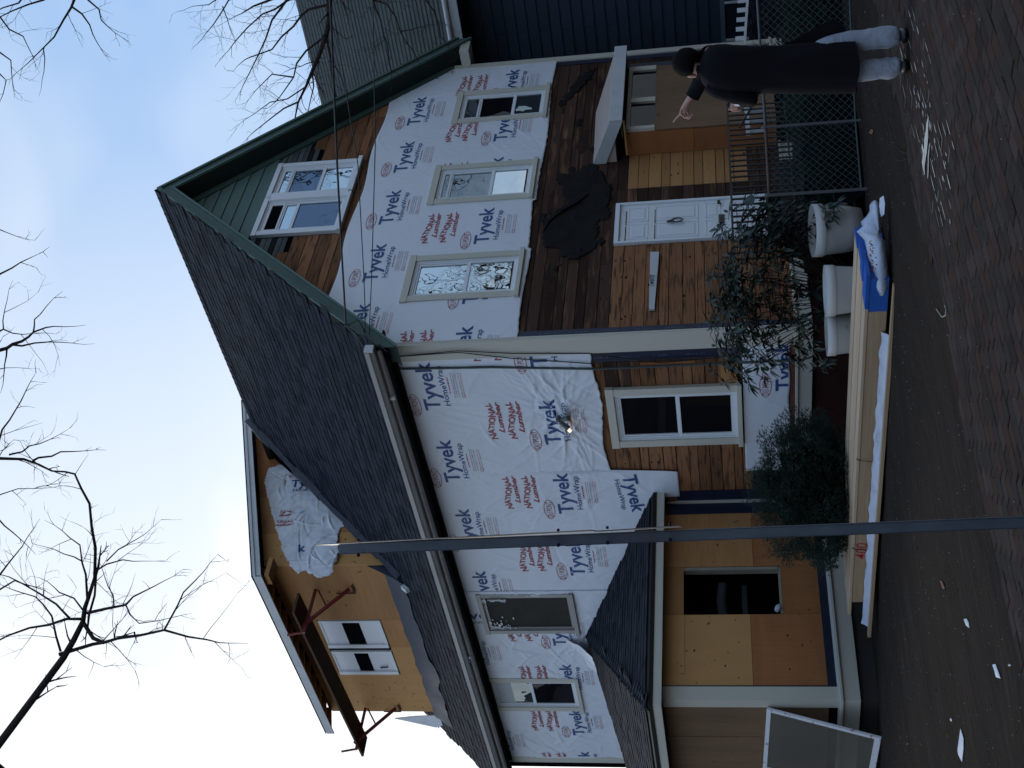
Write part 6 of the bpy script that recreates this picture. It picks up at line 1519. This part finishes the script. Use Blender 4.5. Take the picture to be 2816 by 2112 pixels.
# loose strips and cord
def cord(pxs, rad, mat, label, name='cord'):
    m = MB(); m.tube([gpt(x, y, rad) for x, y in pxs], rad, 5); o = m.build(name, mat, None, fix=False); tag(o, label, 'cord')
cz = lambda a, b: (2216 + a * .27125, b * .27125)
cord([cz(*p) for p in ((660, 790), (700, 830), (730, 920), (760, 1000), (780, 1060), (800, 1130), (830, 1220), (850, 1300), (880, 1400), (900, 1470), (960, 1530), (1030, 1560), (1060, 1640))], .004, M_conc, 'pale flattened strip winding away from the feet of the person')
cord([kz(*p) for p in ((1480, 60), (1540, 160), (1600, 150), (1650, 130), (1670, 200), (1640, 290), (1690, 400), (1730, 480), (1760, 600), (1840, 800), (1880, 980), (1940, 1200), (2000, 1450), (2040, 1700))], .002, M_iron, 'thin dark cord looping over the mud in front of the fence')
cord([(2575, 850), (2590, 872), (2600, 868), (2602, 850), (2598, 840)], .005, M_streak, 'small pale loop of wire on the mud')

# ---------------------------------------------------------------- across the street, behind the camera (seen only in the panes and shading the yard)
for i, (x, y, wd, ht, rz) in enumerate(((-24.0, -21.5, 11, 11, -.76), (-14.5, -31.5, 11, 11, -.76), (-3.5, -40.0, 10, 11, -.6), (-33.5, -11.5, 11, 11, -.9), (-20.0, 13.0, 10, 9, 1.57))):  # last entry: unseen house added to darken the side wall and its pane
    h = empty('street_house', (x, y, 0), rz); tag(h, 'brown gabled street house outside the view, %s' % ('straight behind the camera', 'second to the right behind the camera', 'far right behind the camera', 'far left behind the camera', 'added at left to shade the side wall')[i], 'house', 'houses across the street')
    Mx = frame((x, y, 0), rz); m = MB(); m.prism([(-wd / 2, -.3), (wd / 2, -.3), (wd / 2, ht * .62), (0, ht), (-wd / 2, ht * .62)], -5, 5); m.build('wall', M_hb, h, Mx)
    m = MB(); m.prism([(-wd / 2 - .5, ht * .58), (0, ht + .1), (wd / 2 + .5, ht * .58), (wd / 2 + .5, ht * .62), (0, ht + .4), (-wd / 2 - .5, ht * .62)], -5.4, 5.4); m.build('roof', M_roofn, h, Mx)
for i, (x, y) in enumerate(((-18.5, -13.5), (-10, -24), (-24, -4), (7.5, -8.5), (11.5, -11.0), (20, -17))):
    r = random.Random(40 + i); limbs = []
    for k in range(15 if i < 3 else 22):
        an = r.uniform(0, 6.28); b0 = Vector((x, y, 3.2 + k * .35)); pts_ = [b0]; d = Vector((math.cos(an), math.sin(an), r.uniform(.4, 1.3))).normalized()
        for q in range(6): d = (d + Vector((r.uniform(-1, 1), r.uniform(-1, 1), r.uniform(-.4, .9))) * .25).normalized(); pts_.append(pts_[-1] + d * r.uniform(.6, 1.0))
        limbs.append((pts_, .09, .02, 1.3))
    tree('street_tree', (x, y, 0), 'bare street tree outside the view, %s' % ('nearest the pavement', 'to the right', 'to the left', 'just beyond the right edge', 'second beyond the right edge', 'farthest to the right')[i], limbs, [(x, y, -.2), (x, y, 3), (x + .1, y, 6), (x, y, 8.5)], [.26, .22, .15, .05], 60 + i, 3.2 if i < 3 else 2.4, 1100 if i < 3 else 2600)
